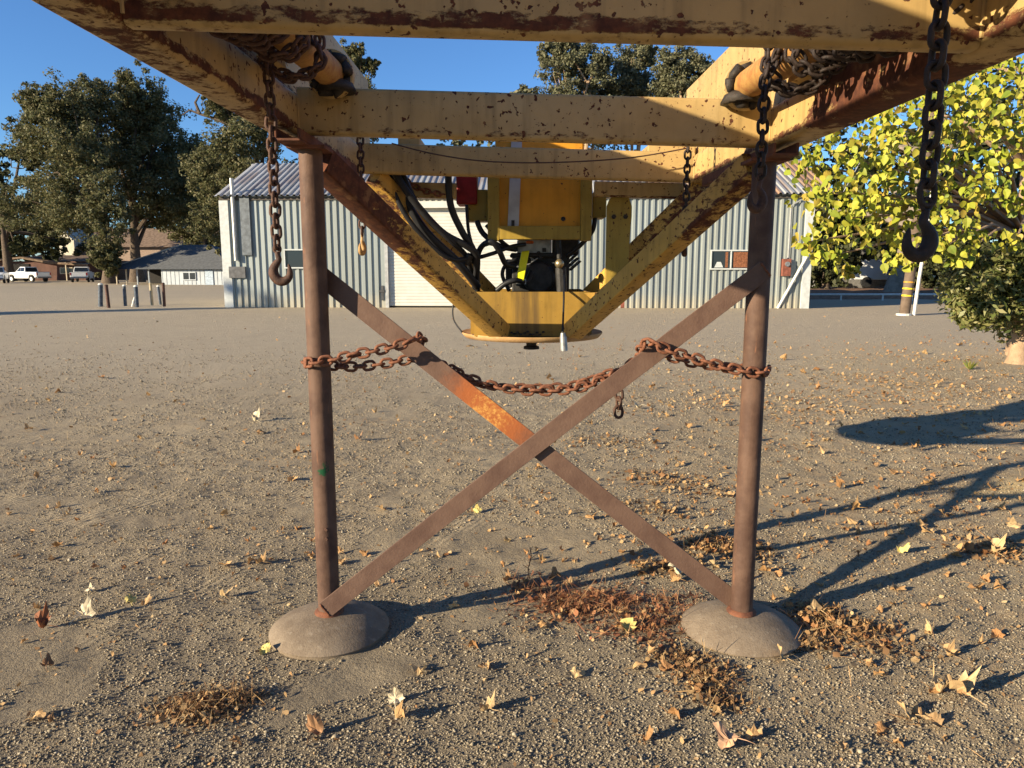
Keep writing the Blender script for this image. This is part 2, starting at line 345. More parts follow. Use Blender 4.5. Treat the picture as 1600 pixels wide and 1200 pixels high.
M_TYRE = plain('tyre_rubber', (.02, .02, .02), .9, 0, .2); M_RIM = plain('alloy_rim', (.55, .54, .50), .35, .5, .1)
M_TAIL = plain('tail_lamp', (.25, .01, .01), .25, 0, .1)
M_BROWN = plain('brown_siding', (.115, .058, .042), .8, 0, .2, 2); M_BROOF = plain('brown_shingle', (.19, .132, .09), .9, 0, .35, 3)
M_BLUEW = plain('pale_blue_siding', (.36, .39, .41), .8, 0, .08, 2); M_GROOF = plain('grey_shingle', (.095, .098, .098), .9, 0, .2, 4)
M_FASC = plain('pale_fascia', (.52, .44, .32), .8, 0, .1); M_HALLW = plain('cream_hall_wall', (.58, .54, .42), .8, 0, .08, 2)
M_DARKIN = plain('dark_interior', (.02, .018, .016), .9)
M_WOODP = rusty('weathered_pole_wood', (.105, .072, .048), (.16, .115, .08), 5, .9, spot=.3, bump=.006, light=(.1, .065, .04))
M_BANK = plain('leaf_strewn_bank', (.22, .12, .065), .95, 0, .4, 5)

# ------------------------------------------------------------ the ground
def vnoise(x, y, s, seed):
    r = np.random.default_rng(seed).random((256, 256)); u = x * s + 100; v = y * s + 100
    i = np.floor(u).astype(int); j = np.floor(v).astype(int); fu = u - i; fv = v - j; fu = fu * fu * (3 - 2 * fu); fv = fv * fv * (3 - 2 * fv)
    a = r[i % 256, j % 256]; b = r[(i + 1) % 256, j % 256]; c = r[i % 256, (j + 1) % 256]; d = r[(i + 1) % 256, (j + 1) % 256]
    return (a * (1 - fu) + b * fu) * (1 - fv) + (c * (1 - fu) + d * fu) * fv - .5
def ground_z(x, y):
    x = np.asarray(x, float); y = np.asarray(y, float)
    near = np.clip((14 - y) / 8, 0, 1)
    t = np.clip((y - 36) / 40, 0, 1); t = t * t * (3 - 2 * t)
    z = -.3 * t + near * (.020 * vnoise(x, y, 1.1, 1) + .012 * vnoise(x, y, 3.3, 2) + .010 * vnoise(x, y, 9, 3) + .008 * vnoise(x, y, 21, 4))
    return z + (1 - near) * .014 * vnoise(x, y, .3, 5) * np.clip((60 - y) / 40, 0, 1)
def gz(x, y): return float(ground_z(x, y))
def axis(lo, hi, st, a, b):
    m = list(np.arange(lo, hi, st)); s = st; x = hi
    while x < b: m.append(x); s *= 1.12; x += s
    m.append(b); s = st; x = lo; pre = []
    while x > a: x -= s; s *= 1.12; pre.append(max(x, a))
    return np.array(pre[::-1] + m)
gx = axis(-4.2, 5.4, .026, -900, 900); gy = axis(1.4, 7.5, .026, -60, 1500)
X, Y = np.meshgrid(gx, gy); Z = ground_z(X, Y); nx, ny = len(gx), len(gy)
me = bpy.data.meshes.new('ground'); V = np.stack([X, Y, Z], -1).reshape(-1, 3)
ii, jj = np.meshgrid(np.arange(nx - 1), np.arange(ny - 1)); q = (jj * nx + ii).ravel()
F = np.stack([q, q + 1, q + nx + 1, q + nx], -1)
def np_mesh(me, V, F):
    k = F.shape[1]; me.vertices.add(len(V)); me.vertices.foreach_set('co', V.astype(np.float32).ravel())
    me.loops.add(F.size); me.loops.foreach_set('vertex_index', F.astype(np.int32).ravel())
    me.polygons.add(len(F)); me.polygons.foreach_set('loop_start', np.arange(0, F.size, k, dtype=np.int32))
    me.update(calc_edges=True)
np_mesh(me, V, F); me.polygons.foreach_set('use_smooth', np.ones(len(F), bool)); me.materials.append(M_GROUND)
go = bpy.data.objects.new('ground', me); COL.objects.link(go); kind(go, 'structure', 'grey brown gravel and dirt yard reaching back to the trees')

# ------------------------------------------------------------ the corrugated building
WL, WR = Vector((-10.75, 28.2, 0)), Vector((10.80, 27.35, 0))
wu = (WR - WL).normalized(); wnrm = Vector((wu.y, -wu.x, 0)); WLEN = (WR - WL).length; EAVE = 4.12
def W(s, z, out=0.0): return WL + wu * s + wnrm * out + Vector((0, 0, z))
wh = thing('metal_warehouse', tuple(WL), 'long pale corrugated metal building with white roll-up door and rusty ribbed roof', 'warehouse')
def rib_sheet(width, height, pitch=.235, depth=.055):
    """one ribbed sheet in x (width) and z (height), ribs towards -y"""
    prof = []; n = round(width / pitch); p = width / n
    for i in range(n): x = i * p; prof += [(x, 0), (x + p * .46, 0), (x + p * .52, -depth), (x + p * .90, -depth), (x + p * .97, 0)]
    prof.append((width, 0)); m = MB(); vs = [(x, y, 0) for x, y in prof] + [(x, y, height) for x, y in prof]; k = len(prof)
    back = [(x, .02, 0) for x, y in prof] + [(x, .02, height) for x, y in prof]
    m.add(vs, [(i, i + 1, k + i + 1, k + i) for i in range(k - 1)]); return m
DOOR0, DOOR1, DOORH = 6.02, 12.28, 3.88
RW = Matrix(((wu.x, -wnrm.x, 0, 0), (wu.y, -wnrm.y, 0, 0), (0, 0, 1, 0), (0, 0, 0, 1)))
sheet_me = mesh_from('wall_sheet', rib_sheet(.94, EAVE), M_WALL); above_me = mesh_from('door_header_sheet', rib_sheet(.94, EAVE - DOORH - .03), M_WALL)
for (a, e, n_, me_, z_) in ((0.0, DOOR0, 6, sheet_me, 0.0), (DOOR0 + .004, DOOR1, 7, above_me, DOORH + .03), (DOOR1 + .004, WLEN, 10, sheet_me, 0.0)):
    for i in range(n_):
        g = random.uniform(.88, 1.06); warm = random.uniform(0, .05); wd = (e - a) / n_
        share('wall_sheet', me_, wh, Matrix.Translation(wu * (a + wd * i) + Vector((0, 0, z_))) @ RW @ Matrix.Diagonal((wd / .942, 1, 1, 1)), (.305 * g + warm * .3, .338 * g, .326 * g - warm * .6, 1))
b = MB()
for s in (0, WLEN): 
    a = W(s, 0, -.03); e = W(s, 0, -7.4); mid = W(s, 0, -3.7); r = 5.72
    b.add([a, e, e + Vector((0, 0, EAVE)), mid + Vector((0, 0, r - .06)), a + Vector((0, 0, EAVE))], [(0, 1, 2, 3, 4)])
b.add([W(0, 0, -7.4), W(WLEN, 0, -7.4), W(WLEN, EAVE, -7.4), W(0, EAVE, -7.4)], [(0, 1, 2, 3)])
o = obj('rear_and_end_walls', b, M_WALL, wh); o.color = (.52, .54, .50, 1)
slope = math.hypot(3.95, 1.66); ang = math.atan2(1.66, 3.95)
rsheet = mesh_from('roof_sheet', rib_sheet(.94, slope), M_ROOF)
for side in (0, 1):
    s0 = -.25
    while s0 < WLEN + .1:
        rr = random.random(); g = random.uniform(.85, 1.05)
        rusted = s0 > 15 and random.random() < .5
        col = (.40 * g, .26 * g, .17 * g, 1) if rusted else (.44 * g, .44 * g, .43 * g, 1)
        if side == 0:
            m4 = Matrix.Translation(W(s0, EAVE - .02, .28) - WL) @ RW @ Matrix.Rotation(-(math.pi / 2 - ang), 4, 'X')
        else:
            m4 = Matrix.Translation(W(s0 + .94, EAVE - .02, -7.68) - WL) @ RW @ Matrix.Rotation(math.pi, 4, 'Z') @ Matrix.Rotation(-(math.pi / 2 - ang), 4, 'X')
        share('roof_sheet', rsheet, wh, m4, col); s0 += .942
obj('ridge_cap', MB().tube([W(-.3, 5.70, -3.7), W(WLEN + .3, 5.70, -3.7)], .09, 6), M_GALV, wh)
obj('eave_purlin', MB().obox(W(WLEN / 2, EAVE - .10, .05), wu, (0, 0, 1), wnrm, WLEN + .3, .10, .10), plain('dark_eave', (.07, .06, .05)), wh)
for s in (0.0, WLEN): obj('corner_trim', MB().obox(W(s, EAVE / 2 - .08, .03), wu, (0, 0, 1), wnrm, .34 if s == 0 else .30, EAVE - .16, .12), M_FRAMEW, wh)
obj('downspout', MB().tube([W(.40, 4.75, .16), W(.40, 1.75, .16)], .075, 8), M_GALV, wh)
obj('downspout', MB().tube([W(WLEN - 1.75, 3.95, .12), W(WLEN - 1.75, 0.05, .12)], .035, 6), M_GALV, wh)
obj('vent_cover', MB().obox(W(.40, 1.32, .10), wu, (0, 0, 1), wnrm, .62, .42, .10), plain('dark_vent', (.10, .10, .10)), wh)
obj('wall_duct', MB().obox(W(.82, 3.0, .10), wu, (0, 0, 1), wnrm, .36, 2.1, .10), plain('slate_duct', (.13, .145, .155)), wh)
# roll-up door: curtain of slats, guides and hood
b = MB(); z = 0.06; k = 0
while z < DOORH - .1:
    a0, a1 = DOOR0 + .1, DOOR1 - .1
    b.add([W(a0, z, -.05), W(a1, z, -.05), W(a1, z + .02, -.038), W(a0, z + .02, -.038), W(a1, z + .095, -.038), W(a0, z + .095, -.038), W(a1, z + .115, -.05), W(a0, z + .115, -.05)], [(0, 1, 2, 3), (3, 2, 4, 5), (5, 4, 6, 7)]); z += .117
dr = obj('roller_door', b, M_WHITE, wh)
for s in (DOOR0 + .04, DOOR1 - .04): obj('door_guide', MB().obox(W(s, DOORH / 2, .02), wu, (0, 0, 1), wnrm, .12, DOORH, .14), M_GALV, wh)
obj('door_hood', MB().obox(W((DOOR0 + DOOR1) / 2, DOORH - .10, .10), wu, (0, 0, 1), wnrm, DOOR1 - DOOR0 - .14, .24, .26), M_WHITE, wh)
obj('door_latch', MB().obox(W(DOOR0 - .14, .55, .06), wu, (0, 0, 1), wnrm, .10, .55, .06).obox(W(DOOR0 - .16, .62, .09), wu, (0, 0, 1), wnrm, .22, .08, .06), plain('dark_latch', (.06, .06, .06)), wh)
def wh_window(s0, s1, z0, z1, curtain):
    f = MB(); t = .05
    for a, c, z, h in ((s0, s1, z0, t), (s0, s1, z1 - t, t)): f.obox(W((a + c) / 2, z + h / 2, .075), wu, (0, 0, 1), wnrm, c - a, h, .08)
    for s in (s0 + t / 2, s1 - t / 2) + (((s0 + s1) / 2,) if curtain else ()): f.obox(W(s, (z0 + z1) / 2, .073), wu, (0, 0, 1), wnrm, t * .8, z1 - z0 - 2 * t, .078)
    fr = obj('window', f, M_FRAMEW, wh)
    obj('pane', MB().obox(W((s0 + s1) / 2, (z0 + z1) / 2, .052), wu, (0, 0, 1), wnrm, s1 - s0 - t, z1 - z0 - t, .012), M_GLASS, fr)
    if curtain:
        c = MB(); n = 9; a, e = s0 + .55, s1 - .08
        for i in range(n): 
            x = a + (e - a) * (i + .5) / n
            if abs(x - (s0 + s1) / 2) > .06: c.obox(W(x, (z0 + z1) / 2, .060 + .003 * (i % 2)), wu, (0, 0, 1), wnrm, (e - a) / n * .96, z1 - z0 - .16, .006)
        obj('curtain', c, M_CURT, fr); obj('lampshade', MB().prism([(-.16, 0), (.16, 0), (.07, .2), (-.07, .2)], W(s0 + .32, z0 + .08, .060), wu, (0, 0, 1), wnrm, .006), M_FRAMEW, fr)
wh_window(2.20, 3.35, 1.46, 2.18, False); wh_window(18.05, 19.55, 1.42, 2.14, True)
mbx = obj('meter_box', MB().obox(W(20.80, 1.50, .12), wu, (0, 0, 1), wnrm, .30, .62, .18), plain('rust_red_meter_box', (.20, .07, .045)), wh, bevel=.01)
obj('meter_dial', MB().lathe([(.0, 0), (.09, 0), (.09, -.06), (.0, -.06)], W(20.80, 1.62, .22), 14, 'y'), M_GREY, mbx)
obj('conduit', MB().tube([W(20.86, 1.85, .10), W(20.86, 3.7, .10), W(21.2, 3.9, .10)], .03, 6), M_GALV, wh)
obj('rust_patch_panel', MB().prism([(-.25, 0), (.22, 0), (.22, .36), (.0, .36), (-.05, .22), (-.25, .1)], W(14.75, .02, .050), wu, (0, 0, 1), wnrm, .004), plain('red_brown_patch', (.22, .07, .045)), wh)
# guy wire with its pale guard leaning in front of the end of the building
gw = thing('guy_wire', tuple(G(1215, 482)), 'white guarded guy wire slanting up in front of the corrugated building', 'guy wire')
p0 = G(1215, 482); p1 = AT(1268, 388, p0.y - .2); p2 = p0 + (p1 - p0) * 2.9
obj('guard', MB().tube([p0, p0.lerp(p1, .35), p1], .055, 8), M_POSTW, gw); obj('wire', MB().tube([p1, p2], .014, 5), M_GALV, gw)

# ------------------------------------------------------------ trees
def rand_unit(n):
    v = rng.normal(size=(n, 3)); return v / np.linalg.norm(v, axis=1)[:, None]
def leaf_cloud(centers, radii, per, size, flat=.75, up=.35, asp=1.0):
    """many small leaf cards in clumps; returns V, F"""
    C = np.repeat(np.asarray(centers), per, 0); R = np.repeat(np.asarray(radii), per, 0)
    n = len(C); d = rand_unit(n); rad = rng.random(n) ** .45
    P = C + d * (R * rad[:, None]) * np.array([1, 1, flat])
    nrm = rand_unit(n) * .9 + d * .8 + np.array([0, 0, up]); nrm /= np.linalg.norm(nrm, axis=1)[:, None]
    a = np.cross(nrm, rand_unit(n)); a /= np.linalg.norm(a, axis=1)[:, None] + 1e-9; b = np.cross(nrm, a)
    s = size * rng.uniform(.6, 1.4, n)[:, None]; a = a * s; b = b * s * rng.uniform(.45, .9, n)[:, None] * asp; k = nrm * s * .25
    V = np.stack([P - a, P - b * .9 + k, P + a, P + b + k], 1).reshape(-1, 3); F = np.arange(4 * n).reshape(-1, 4); return V, F
def clump_centers(blobs, per):
    out = []; rr = []
    for (c, r) in blobs:
        for _ in range(per):
            d = rand_unit(1)[0]; q = rng.random() ** .4
            out.append(np.array(c) + d * np.array(r) * (q * .90 if rng.random() > .16 else rng.uniform(.95, 1.22))); rr.append([min(r) * rng.uniform(.14, .34)] * 3)
    return out, rr
def tree(name, label, cat, base, h, blobs, nclump, per, leaf, fol, bark, tr, group=None, lean=(0, 0), bare=()):
    base = Vector(base); t = thing(name, tuple(base), label, cat, group)
    cs, rs = clump_centers(blobs, nclump); V, F = leaf_cloud(cs, rs, per, leaf); V = V - np.array(base)
    me = bpy.data.meshes.new('crown'); np_mesh(me, V, F); me.materials.append(fol); c = bpy.data.objects.new('crown', me); COL.objects.link(c); c.parent = t
    m = MB(); top = base + Vector((lean[0], lean[1], h)); pts = []
    for i in range(7):
        f = i / 6; pts.append(base.lerp(top, f) + Vector((math.sin(f * 5 + base.x), math.cos(f * 4 + base.y), 0)) * .12 * h * .1 * f)
    m.tube(pts, [tr * (1.35 if i == 0 else 1 - .72 * i / 6) for i in range(7)], 9)
    for (cc, rr) in blobs:
        cc = Vector(cc); f = .45 + .4 * random.random(); s = pts[min(5, int(f * 6))]; mid = s.lerp(cc, .5) + Vector((random.uniform(-.3, .3), random.uniform(-.3, .3), .25)) * min(rr) * .4
        m.tube([s, mid, cc, cc + (cc - mid) * .12], [tr * .42, tr * .30, tr * .16, tr * .04], 6)
        for _ in range(3):
            e = cc + Vector(rand_unit(1)[0]) * min(rr) * .7; m.tube([mid.lerp(cc, .5), (mid + e) / 2 + Vector((0, 0, .1)), e], [tr * .17, tr * .1, tr * .03], 5)
    for pl in bare: m.tube(pl, [tr * .22 * (1 - i / len(pl)) + .02 for i in range(len(pl))], 6)
    obj('trunk', m, bark, t, auto=50); return t
def px_blobs(lst, y):
    """blobs given by where they show: (px, py, half width px, half height px, depth offset)"""
    out = []
    for (px, py, hw, hh, dy) in lst:
        c = AT(px, py, y + dy); k = (y + dy) / FPX; out.append((tuple(c), (hw * k, hw * k * .9, hh * k)))
    return out
gl = lambda px, y: (AT(px, 440, y).x, y, gz(AT(px, 440, y).x, y))
tree('oak_tree', 'tall broad dark oak standing behind the pale blue shed', 'tree', gl(215, 92), 11.5, px_blobs([(215, 150, 35, 40, 0), (160, 215, 55, 60, 0), (245, 215, 60, 60, 2), (195, 285, 70, 55, -2), (275, 290, 45, 55, 0), (230, 185, 45, 45, 3), (265, 245, 60, 60, 5), (205, 240, 60, 60, 5), (245, 330, 60, 30, 3)], 92), 110, 74, .145, M_OAK, M_BARK, .75)
tree('oak_tree', 'mid height oak with ragged olive crown above the parked pickups', 'tree', gl(172, 84), 9, px_blobs([(95, 175, 50, 45, 0), (60, 165, 25, 32, 0), (70, 235, 55, 50, 0), (120, 245, 50, 60, -3), (165, 335, 40, 62, -6), (55, 320, 60, 45, 0), (110, 315, 50, 55, -3), (150, 160, 40, 45, 4), (165, 405, 22, 28, -6), (110, 210, 60, 60, 4)], 84), 110, 74, .135, M_OAK, M_BARK, .7)
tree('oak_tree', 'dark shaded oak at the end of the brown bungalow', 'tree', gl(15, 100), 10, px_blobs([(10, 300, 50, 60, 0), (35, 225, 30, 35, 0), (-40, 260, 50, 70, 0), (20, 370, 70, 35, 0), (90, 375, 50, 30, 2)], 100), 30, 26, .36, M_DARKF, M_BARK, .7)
tree('oak_tree', 'spreading oak with a bare crooked limb beside the corrugated building', 'tree', gl(410, 64), 11, px_blobs([(345, 165, 30, 25, 0), (395, 215, 50, 40, 0), (365, 245, 40, 50, -3), (420, 170, 55, 45, 2), (330, 330, 35, 55, 0), (325, 270, 40, 45, 2), (450, 120, 60, 50, 3), (365, 320, 40, 60, 6)], 64), 100, 70, .105, M_OAK, M_BARK, .6,
     bare=[[AT(370, 200, 64), AT(335, 185, 64), AT(312, 178, 64), AT(296, 172, 64), AT(285, 180, 64)], [AT(312, 178, 64), AT(305, 160, 64), AT(312, 148, 64)]])
tree('oak_tree', 'dense dark oak filling the gap between the shed and the corrugated building', 'tree', gl(325, 98), 9, px_blobs([(320, 300, 45, 50, 0), (340, 350, 40, 60, 0), (300, 260, 30, 40, 0), (345, 270, 40, 50, 3), (300, 350, 40, 40, 4)], 98), 110, 60, .17, M_OAK, M_BARK, .5)
tree('oak_tree', 'thin leafy treetop showing between the first two yellow beams', 'tree', gl(556, 66), 11, px_blobs([(556, 88, 22, 22, 0), (578, 102, 13, 12, 0), (548, 112, 28, 26, 1), (550, 150, 34, 30, 0), (560, 190, 40, 34, 1)], 66), 60, 60, .10, M_OAK, M_BARK, .3)
tree('gum_tree', 'tall open grey-green tree rising behind the ridge of the corrugated building', 'tree', gl(905, 58), 11.5, px_blobs([(880, 110, 38, 45, 0), (925, 100, 35, 40, 0), (895, 165, 55, 35, 0), (870, 80, 30, 22, 0), (940, 150, 40, 40, 2), (915, 215, 60, 40, 2)], 58), 90, 70, .095, M_EUC, M_BARKL, .42, bare=[[AT(905, 190, 57.5), AT(918, 130, 57.5), AT(900, 100, 57.5), AT(880, 78, 57.5)], [AT(918, 130, 57.5), AT(945, 90, 57.5)]])
tree('gum_tree', 'bushy grey-green tree in the middle of three behind the metal roof', 'tree', gl(985, 61), 11, px_blobs([(985, 110, 33, 42, 0), (1000, 150, 40, 40, 0), (970, 170, 40, 40, 2), (1010, 85, 22, 18, 0)], 61), 90, 70, .095, M_EUC, M_BARKL, .4)
tree('gum_tree', 'rounded grey-green tree over the end of the metal roof', 'tree', gl(1075, 57), 10.5, px_blobs([(1060, 100, 36, 32, 0), (1085, 125, 40, 35, 0), (1045, 150, 40, 35, 2), (1110, 140, 24, 24, 0), (1075, 190, 60, 40, 3)], 57), 90, 70, .095, M_EUC, M_BARKL, .4)
tree('low_tree', 'small dark treetop showing between the steel beams', 'tree', gl(812, 70), 9, px_blobs([(812, 150, 16, 14, 0), (830, 160, 26, 18, 0), (780, 215, 60, 30, 0), (700, 235, 60, 25, 0)], 70), 28, 22, .24, M_EUC, M_BARK, .3)
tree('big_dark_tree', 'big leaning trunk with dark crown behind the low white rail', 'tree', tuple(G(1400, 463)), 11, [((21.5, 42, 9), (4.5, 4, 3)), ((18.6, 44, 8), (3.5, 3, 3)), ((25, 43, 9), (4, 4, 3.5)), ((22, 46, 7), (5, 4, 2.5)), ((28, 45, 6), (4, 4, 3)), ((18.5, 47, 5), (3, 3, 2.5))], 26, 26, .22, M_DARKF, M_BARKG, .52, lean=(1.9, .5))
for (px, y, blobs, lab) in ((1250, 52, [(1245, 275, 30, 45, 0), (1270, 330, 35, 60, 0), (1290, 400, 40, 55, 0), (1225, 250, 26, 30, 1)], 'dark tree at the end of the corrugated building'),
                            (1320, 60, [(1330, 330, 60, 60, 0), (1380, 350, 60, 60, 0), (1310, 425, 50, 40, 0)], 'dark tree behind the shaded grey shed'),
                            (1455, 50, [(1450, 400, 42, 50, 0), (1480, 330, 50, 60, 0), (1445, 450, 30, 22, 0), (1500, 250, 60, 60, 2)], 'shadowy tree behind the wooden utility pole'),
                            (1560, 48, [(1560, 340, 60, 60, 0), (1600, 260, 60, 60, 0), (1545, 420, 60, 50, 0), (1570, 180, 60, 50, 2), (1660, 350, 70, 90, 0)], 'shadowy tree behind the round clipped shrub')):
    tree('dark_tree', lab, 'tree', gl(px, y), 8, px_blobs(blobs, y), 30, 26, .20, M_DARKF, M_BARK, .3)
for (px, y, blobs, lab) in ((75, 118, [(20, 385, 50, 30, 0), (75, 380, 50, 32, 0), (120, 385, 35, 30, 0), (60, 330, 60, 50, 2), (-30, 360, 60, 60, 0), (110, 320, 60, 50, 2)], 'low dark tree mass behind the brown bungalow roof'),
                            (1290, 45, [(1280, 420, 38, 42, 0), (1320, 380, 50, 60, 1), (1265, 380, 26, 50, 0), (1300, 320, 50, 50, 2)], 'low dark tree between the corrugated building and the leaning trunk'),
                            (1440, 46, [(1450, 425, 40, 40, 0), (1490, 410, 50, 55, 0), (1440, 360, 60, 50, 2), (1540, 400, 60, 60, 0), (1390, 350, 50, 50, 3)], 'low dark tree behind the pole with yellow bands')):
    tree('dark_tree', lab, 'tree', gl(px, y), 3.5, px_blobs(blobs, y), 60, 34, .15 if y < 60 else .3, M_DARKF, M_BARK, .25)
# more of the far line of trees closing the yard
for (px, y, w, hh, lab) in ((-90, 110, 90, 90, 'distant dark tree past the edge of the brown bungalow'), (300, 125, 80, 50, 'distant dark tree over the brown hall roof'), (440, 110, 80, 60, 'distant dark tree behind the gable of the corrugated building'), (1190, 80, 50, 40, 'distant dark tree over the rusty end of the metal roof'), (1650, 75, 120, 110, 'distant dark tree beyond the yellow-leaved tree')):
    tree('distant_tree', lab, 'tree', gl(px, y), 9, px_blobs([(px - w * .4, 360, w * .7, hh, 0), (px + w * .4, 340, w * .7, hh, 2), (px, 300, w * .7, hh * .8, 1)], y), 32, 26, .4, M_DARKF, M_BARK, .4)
# cypresses standing outside the picture whose long shadows cross the yard
for (x, y, h, r) in ((-46.7, 7.6, 12, 1.4), (-92, 37, 15, 1.5)):
    tree('cypress_tree', 'narrow tall cypress, the %s of two beside the yard' % ('shorter' if h < 13 else 'taller'), 'tree', (x, y, gz(x, y)), h * .8, [((x, y, h * k), (r * w, r * w, h * .16)) for k, w in ((.25, 1), (.42, 1), (.6, .9), (.78, .7), (.92, .4))], 34, 30, .24, M_DARKF, M_BARK, .25, 'cypresses beside the yard')

# the yellow-green big-leaved tree
CT = Vector((8.75, 12.6, 0)); cat = thing('catalpa_tree', tuple(CT), 'big-leaved tree turning yellow-green over the gravel beside the steel frame', 'tree')
tw = MB(); tp = [CT, Vector((8.68, 12.6, 1.0)), Vector((8.60, 12.55, 2.0)), Vector((8.52, 12.5, 3.0)), Vector((8.6, 12.4, 4.2)), Vector((8.7, 12.3, 5.6))]
tw.tube(tp, [.22, .17, .15, .13, .10, .05], 12)
clumps = []
def px_clump(px, py, y, r): clumps.append((AT(px, py, y), r))
for (px, py, y, r) in ((1255, 255, 10.6, .34), (1300, 240, 10.4, .42), (1270, 300, 10.8, .36), (1310, 300, 10.3, .45), (1345, 260, 10.6, .5), (1262, 378, 10.2, .22), (1290, 350, 10.6, .40), (1330, 340, 10.2, .45), (1300, 400, 11.0, .28), (1365, 320, 10.4, .5),
                       (1385, 250, 10.2, .5), (1400, 190, 10.4, .5), (1350, 210, 10.6, .45), (1430, 150, 10.3, .5), (1480, 130, 10.6, .5), (1540, 110, 10.8, .5), (1590, 90, 10.6, .5), (1390, 290, 10.8, .5), (1440, 230, 10.6, .55), (1500, 190, 10.2, .5), (1560, 165, 10.2, .5),
                       (1600, 150, 10.8, .5), (1490, 250, 10.8, .5), (1550, 230, 10.5, .5), (1600, 215, 10.3, .5), (1410, 340, 10.6, .4), (1380, 370, 10.8, .35), (1415, 385, 10.0, .26), (1405, 410, 9.9, .2), (1490, 345, 9.8, .3), (1475, 385, 9.8, .22), (1520, 300, 10.0, .36),
                       (1560, 290, 10.2, .36), (1530, 370, 10.0, .3), (1500, 400, 9.9, .18), (1590, 370, 10.2, .24), (1600, 310, 10.2, .3), (1470, 310, 10.6, .4), (1440, 300, 10.8, .4), (1330, 420, 11.4, .14)):
    px_clump(px, py, y, r)
for _ in range(26):
    px_clump(random.uniform(1360, 1780), random.uniform(-150, 230), random.uniform(11.4, 14.6), .55)
leafV = [(0, 0), (.26, .10), (.42, .34), (.40, .60), (.22, .86), (0, 1.12), (-.22, .86), (-.40, .60), (-.42, .34), (-.26, .10)]
def cat_leaf_mesh(k):
    m = MB(); vs = []; ph = random.uniform(0, 6)
    for (x, y) in leafV: vs.append((x, y, .26 * abs(x) - .22 * y * y + .05 * math.sin(ph + y * 5)))
    vs.append((0, .45, -.06)); c = len(vs) - 1; n = len(leafV)
    m.add(vs, [(i, (i + 1) % n, c) for i in range(n)]); return m
cmeshes = [mesh_from('leaf', cat_leaf_mesh(k), M_CATO) for k in range(5)]; ctemp = [np.array(m_.v) for m_ in [cat_leaf_mesh(k) for k in range(5)]]
allleaf = []
for (c, r) in clumps:
    n = int(30 + 100 * r * r * 2.2) if c.y < 11.5 else 40
    hub = tp[min(5, max(2, int(c.z / 1.2)))]; 
    if random.random() < .75: tw.tube([hub, hub.lerp(c, .5) + Vector((0, 0, .25)), c], [.045, .028, .010], 6)
    for _ in range(n):
        d = Vector(rand_unit(1)[0]) * r * random.random() ** .45; p = c + Vector((d.x * 1.15, d.y, d.z * .85))
        down = Vector((random.gauss(0, .55), random.gauss(-.12, .5), -random.uniform(.25, 1.0))).normalized()
        nrm = Vector((random.gauss(-.15, .9), random.gauss(-.3, .8), random.gauss(.5, .7))).normalized(); xx = down.cross(nrm).normalized(); nn = xx.cross(down)
        s = random.uniform(.05, .128); R = Matrix((xx, down, nn)).transposed().to_4x4() @ Matrix.Diagonal((s, s, s, 1))
        allleaf.append((p, R))
allleaf.sort(key=lambda a: a[0].y + (50 if (a[0].z > 1.5 + .44 * a[0].y or a[0].x > .70 * a[0].y) else 0))
for (p, R) in allleaf[:300]:
    share('leaf', random.choice(cmeshes), cat, Matrix.Translation(p - CT) @ R)
Vs = []; Fs = []; o_ = 0
for (p, R) in allleaf[300:]:
    tv = random.choice(ctemp); r3 = np.array(R.to_3x3()); Vs.append(tv @ r3.T + np.array(p - CT)); n = len(tv) - 1
    Fs.append(np.array([(i, (i + 1) % n, n) for i in range(n)]) + o_); o_ += len(tv)
me = bpy.data.meshes.new('crown'); np_mesh(me, np.concatenate(Vs), np.concatenate(Fs)); me.materials.append(M_CATS); c = bpy.data.objects.new('crown', me); COL.objects.link(c); c.parent = cat; c['kind'] = 'stuff'
obj('trunk', tw, M_BARKL, cat, auto=60)

# the round clipped shrub on its short trunk
SB = G(1588, 568); sh = thing('clipped_shrub', tuple(SB), 'round dense dark green shrub on a short bare trunk under the yellow tree', 'shrub')
cs, rs = clump_centers(px_blobs([(1560, 440, 78, 62, .0), (1600, 470, 90, 48, .2), (1620, 420, 70, 50, .2), (1535, 480, 40, 26, 0)], 11.3), 80)
rs = [[.20] * 3 for _ in rs]
n = len(cs) * 34; V, F = leaf_cloud(cs, rs, 44, .058, 1, .5, .55)
me = bpy.data.meshes.new('crown'); np_mesh(me, V - np.array(SB), F); me.materials.append(M_SHRUB); c = bpy.data.objects.new('crown', me); COL.objects.link(c); c.parent = sh
obj('trunk', MB().tube([SB - Vector((0, 0, .02)), SB + Vector((.01, 0, .15)), SB + Vector((.03, 0, .5)), SB + Vector((.05, .05, 1.0)), SB + Vector((.12, .1, 1.5))], [.17, .13, .115, .10, .04], 12), M_BARKL, sh, auto=60)

# ------------------------------------------------------------ utility pole, rail, bank, far shed
UP = G(1413, 493); up = thing('utility_pole', tuple(UP), 'weathered wooden utility pole with two yellow bands and a white conduit', 'utility pole')
ut = UP + Vector((.55, .1, 8.6)); obj('pole', MB().tube([UP, UP.lerp(ut, .5), ut], [.155, .14, .115], 14), M_WOODP, up, auto=60)
for z in (.60, .82, 1.02): obj('band', MB().tube([UP + (ut - UP) * (z / 8.6), UP + (ut - UP) * ((z + .045) / 8.6)], .158, 14), plain('yellow_band', (.75, .55, .02), .5) if z < .9 else plain('orange_tag', (.5, .25, .03), .5), up)
obj('conduit', MB().tube([UP + Vector((.27, -.05, 0)), UP + Vector((.34, -.05, 1.2)), UP + Vector((.46, -.02, 2.4)), UP + Vector((.62, .0, 5.5))], .055, 8), M_POSTW, up)
obj('base_collar', MB().lathe([(.22, 0), (.22, .06), (.15, .07)], UP + Vector((-.02, 0, 0)), 14), M_POSTW, up)
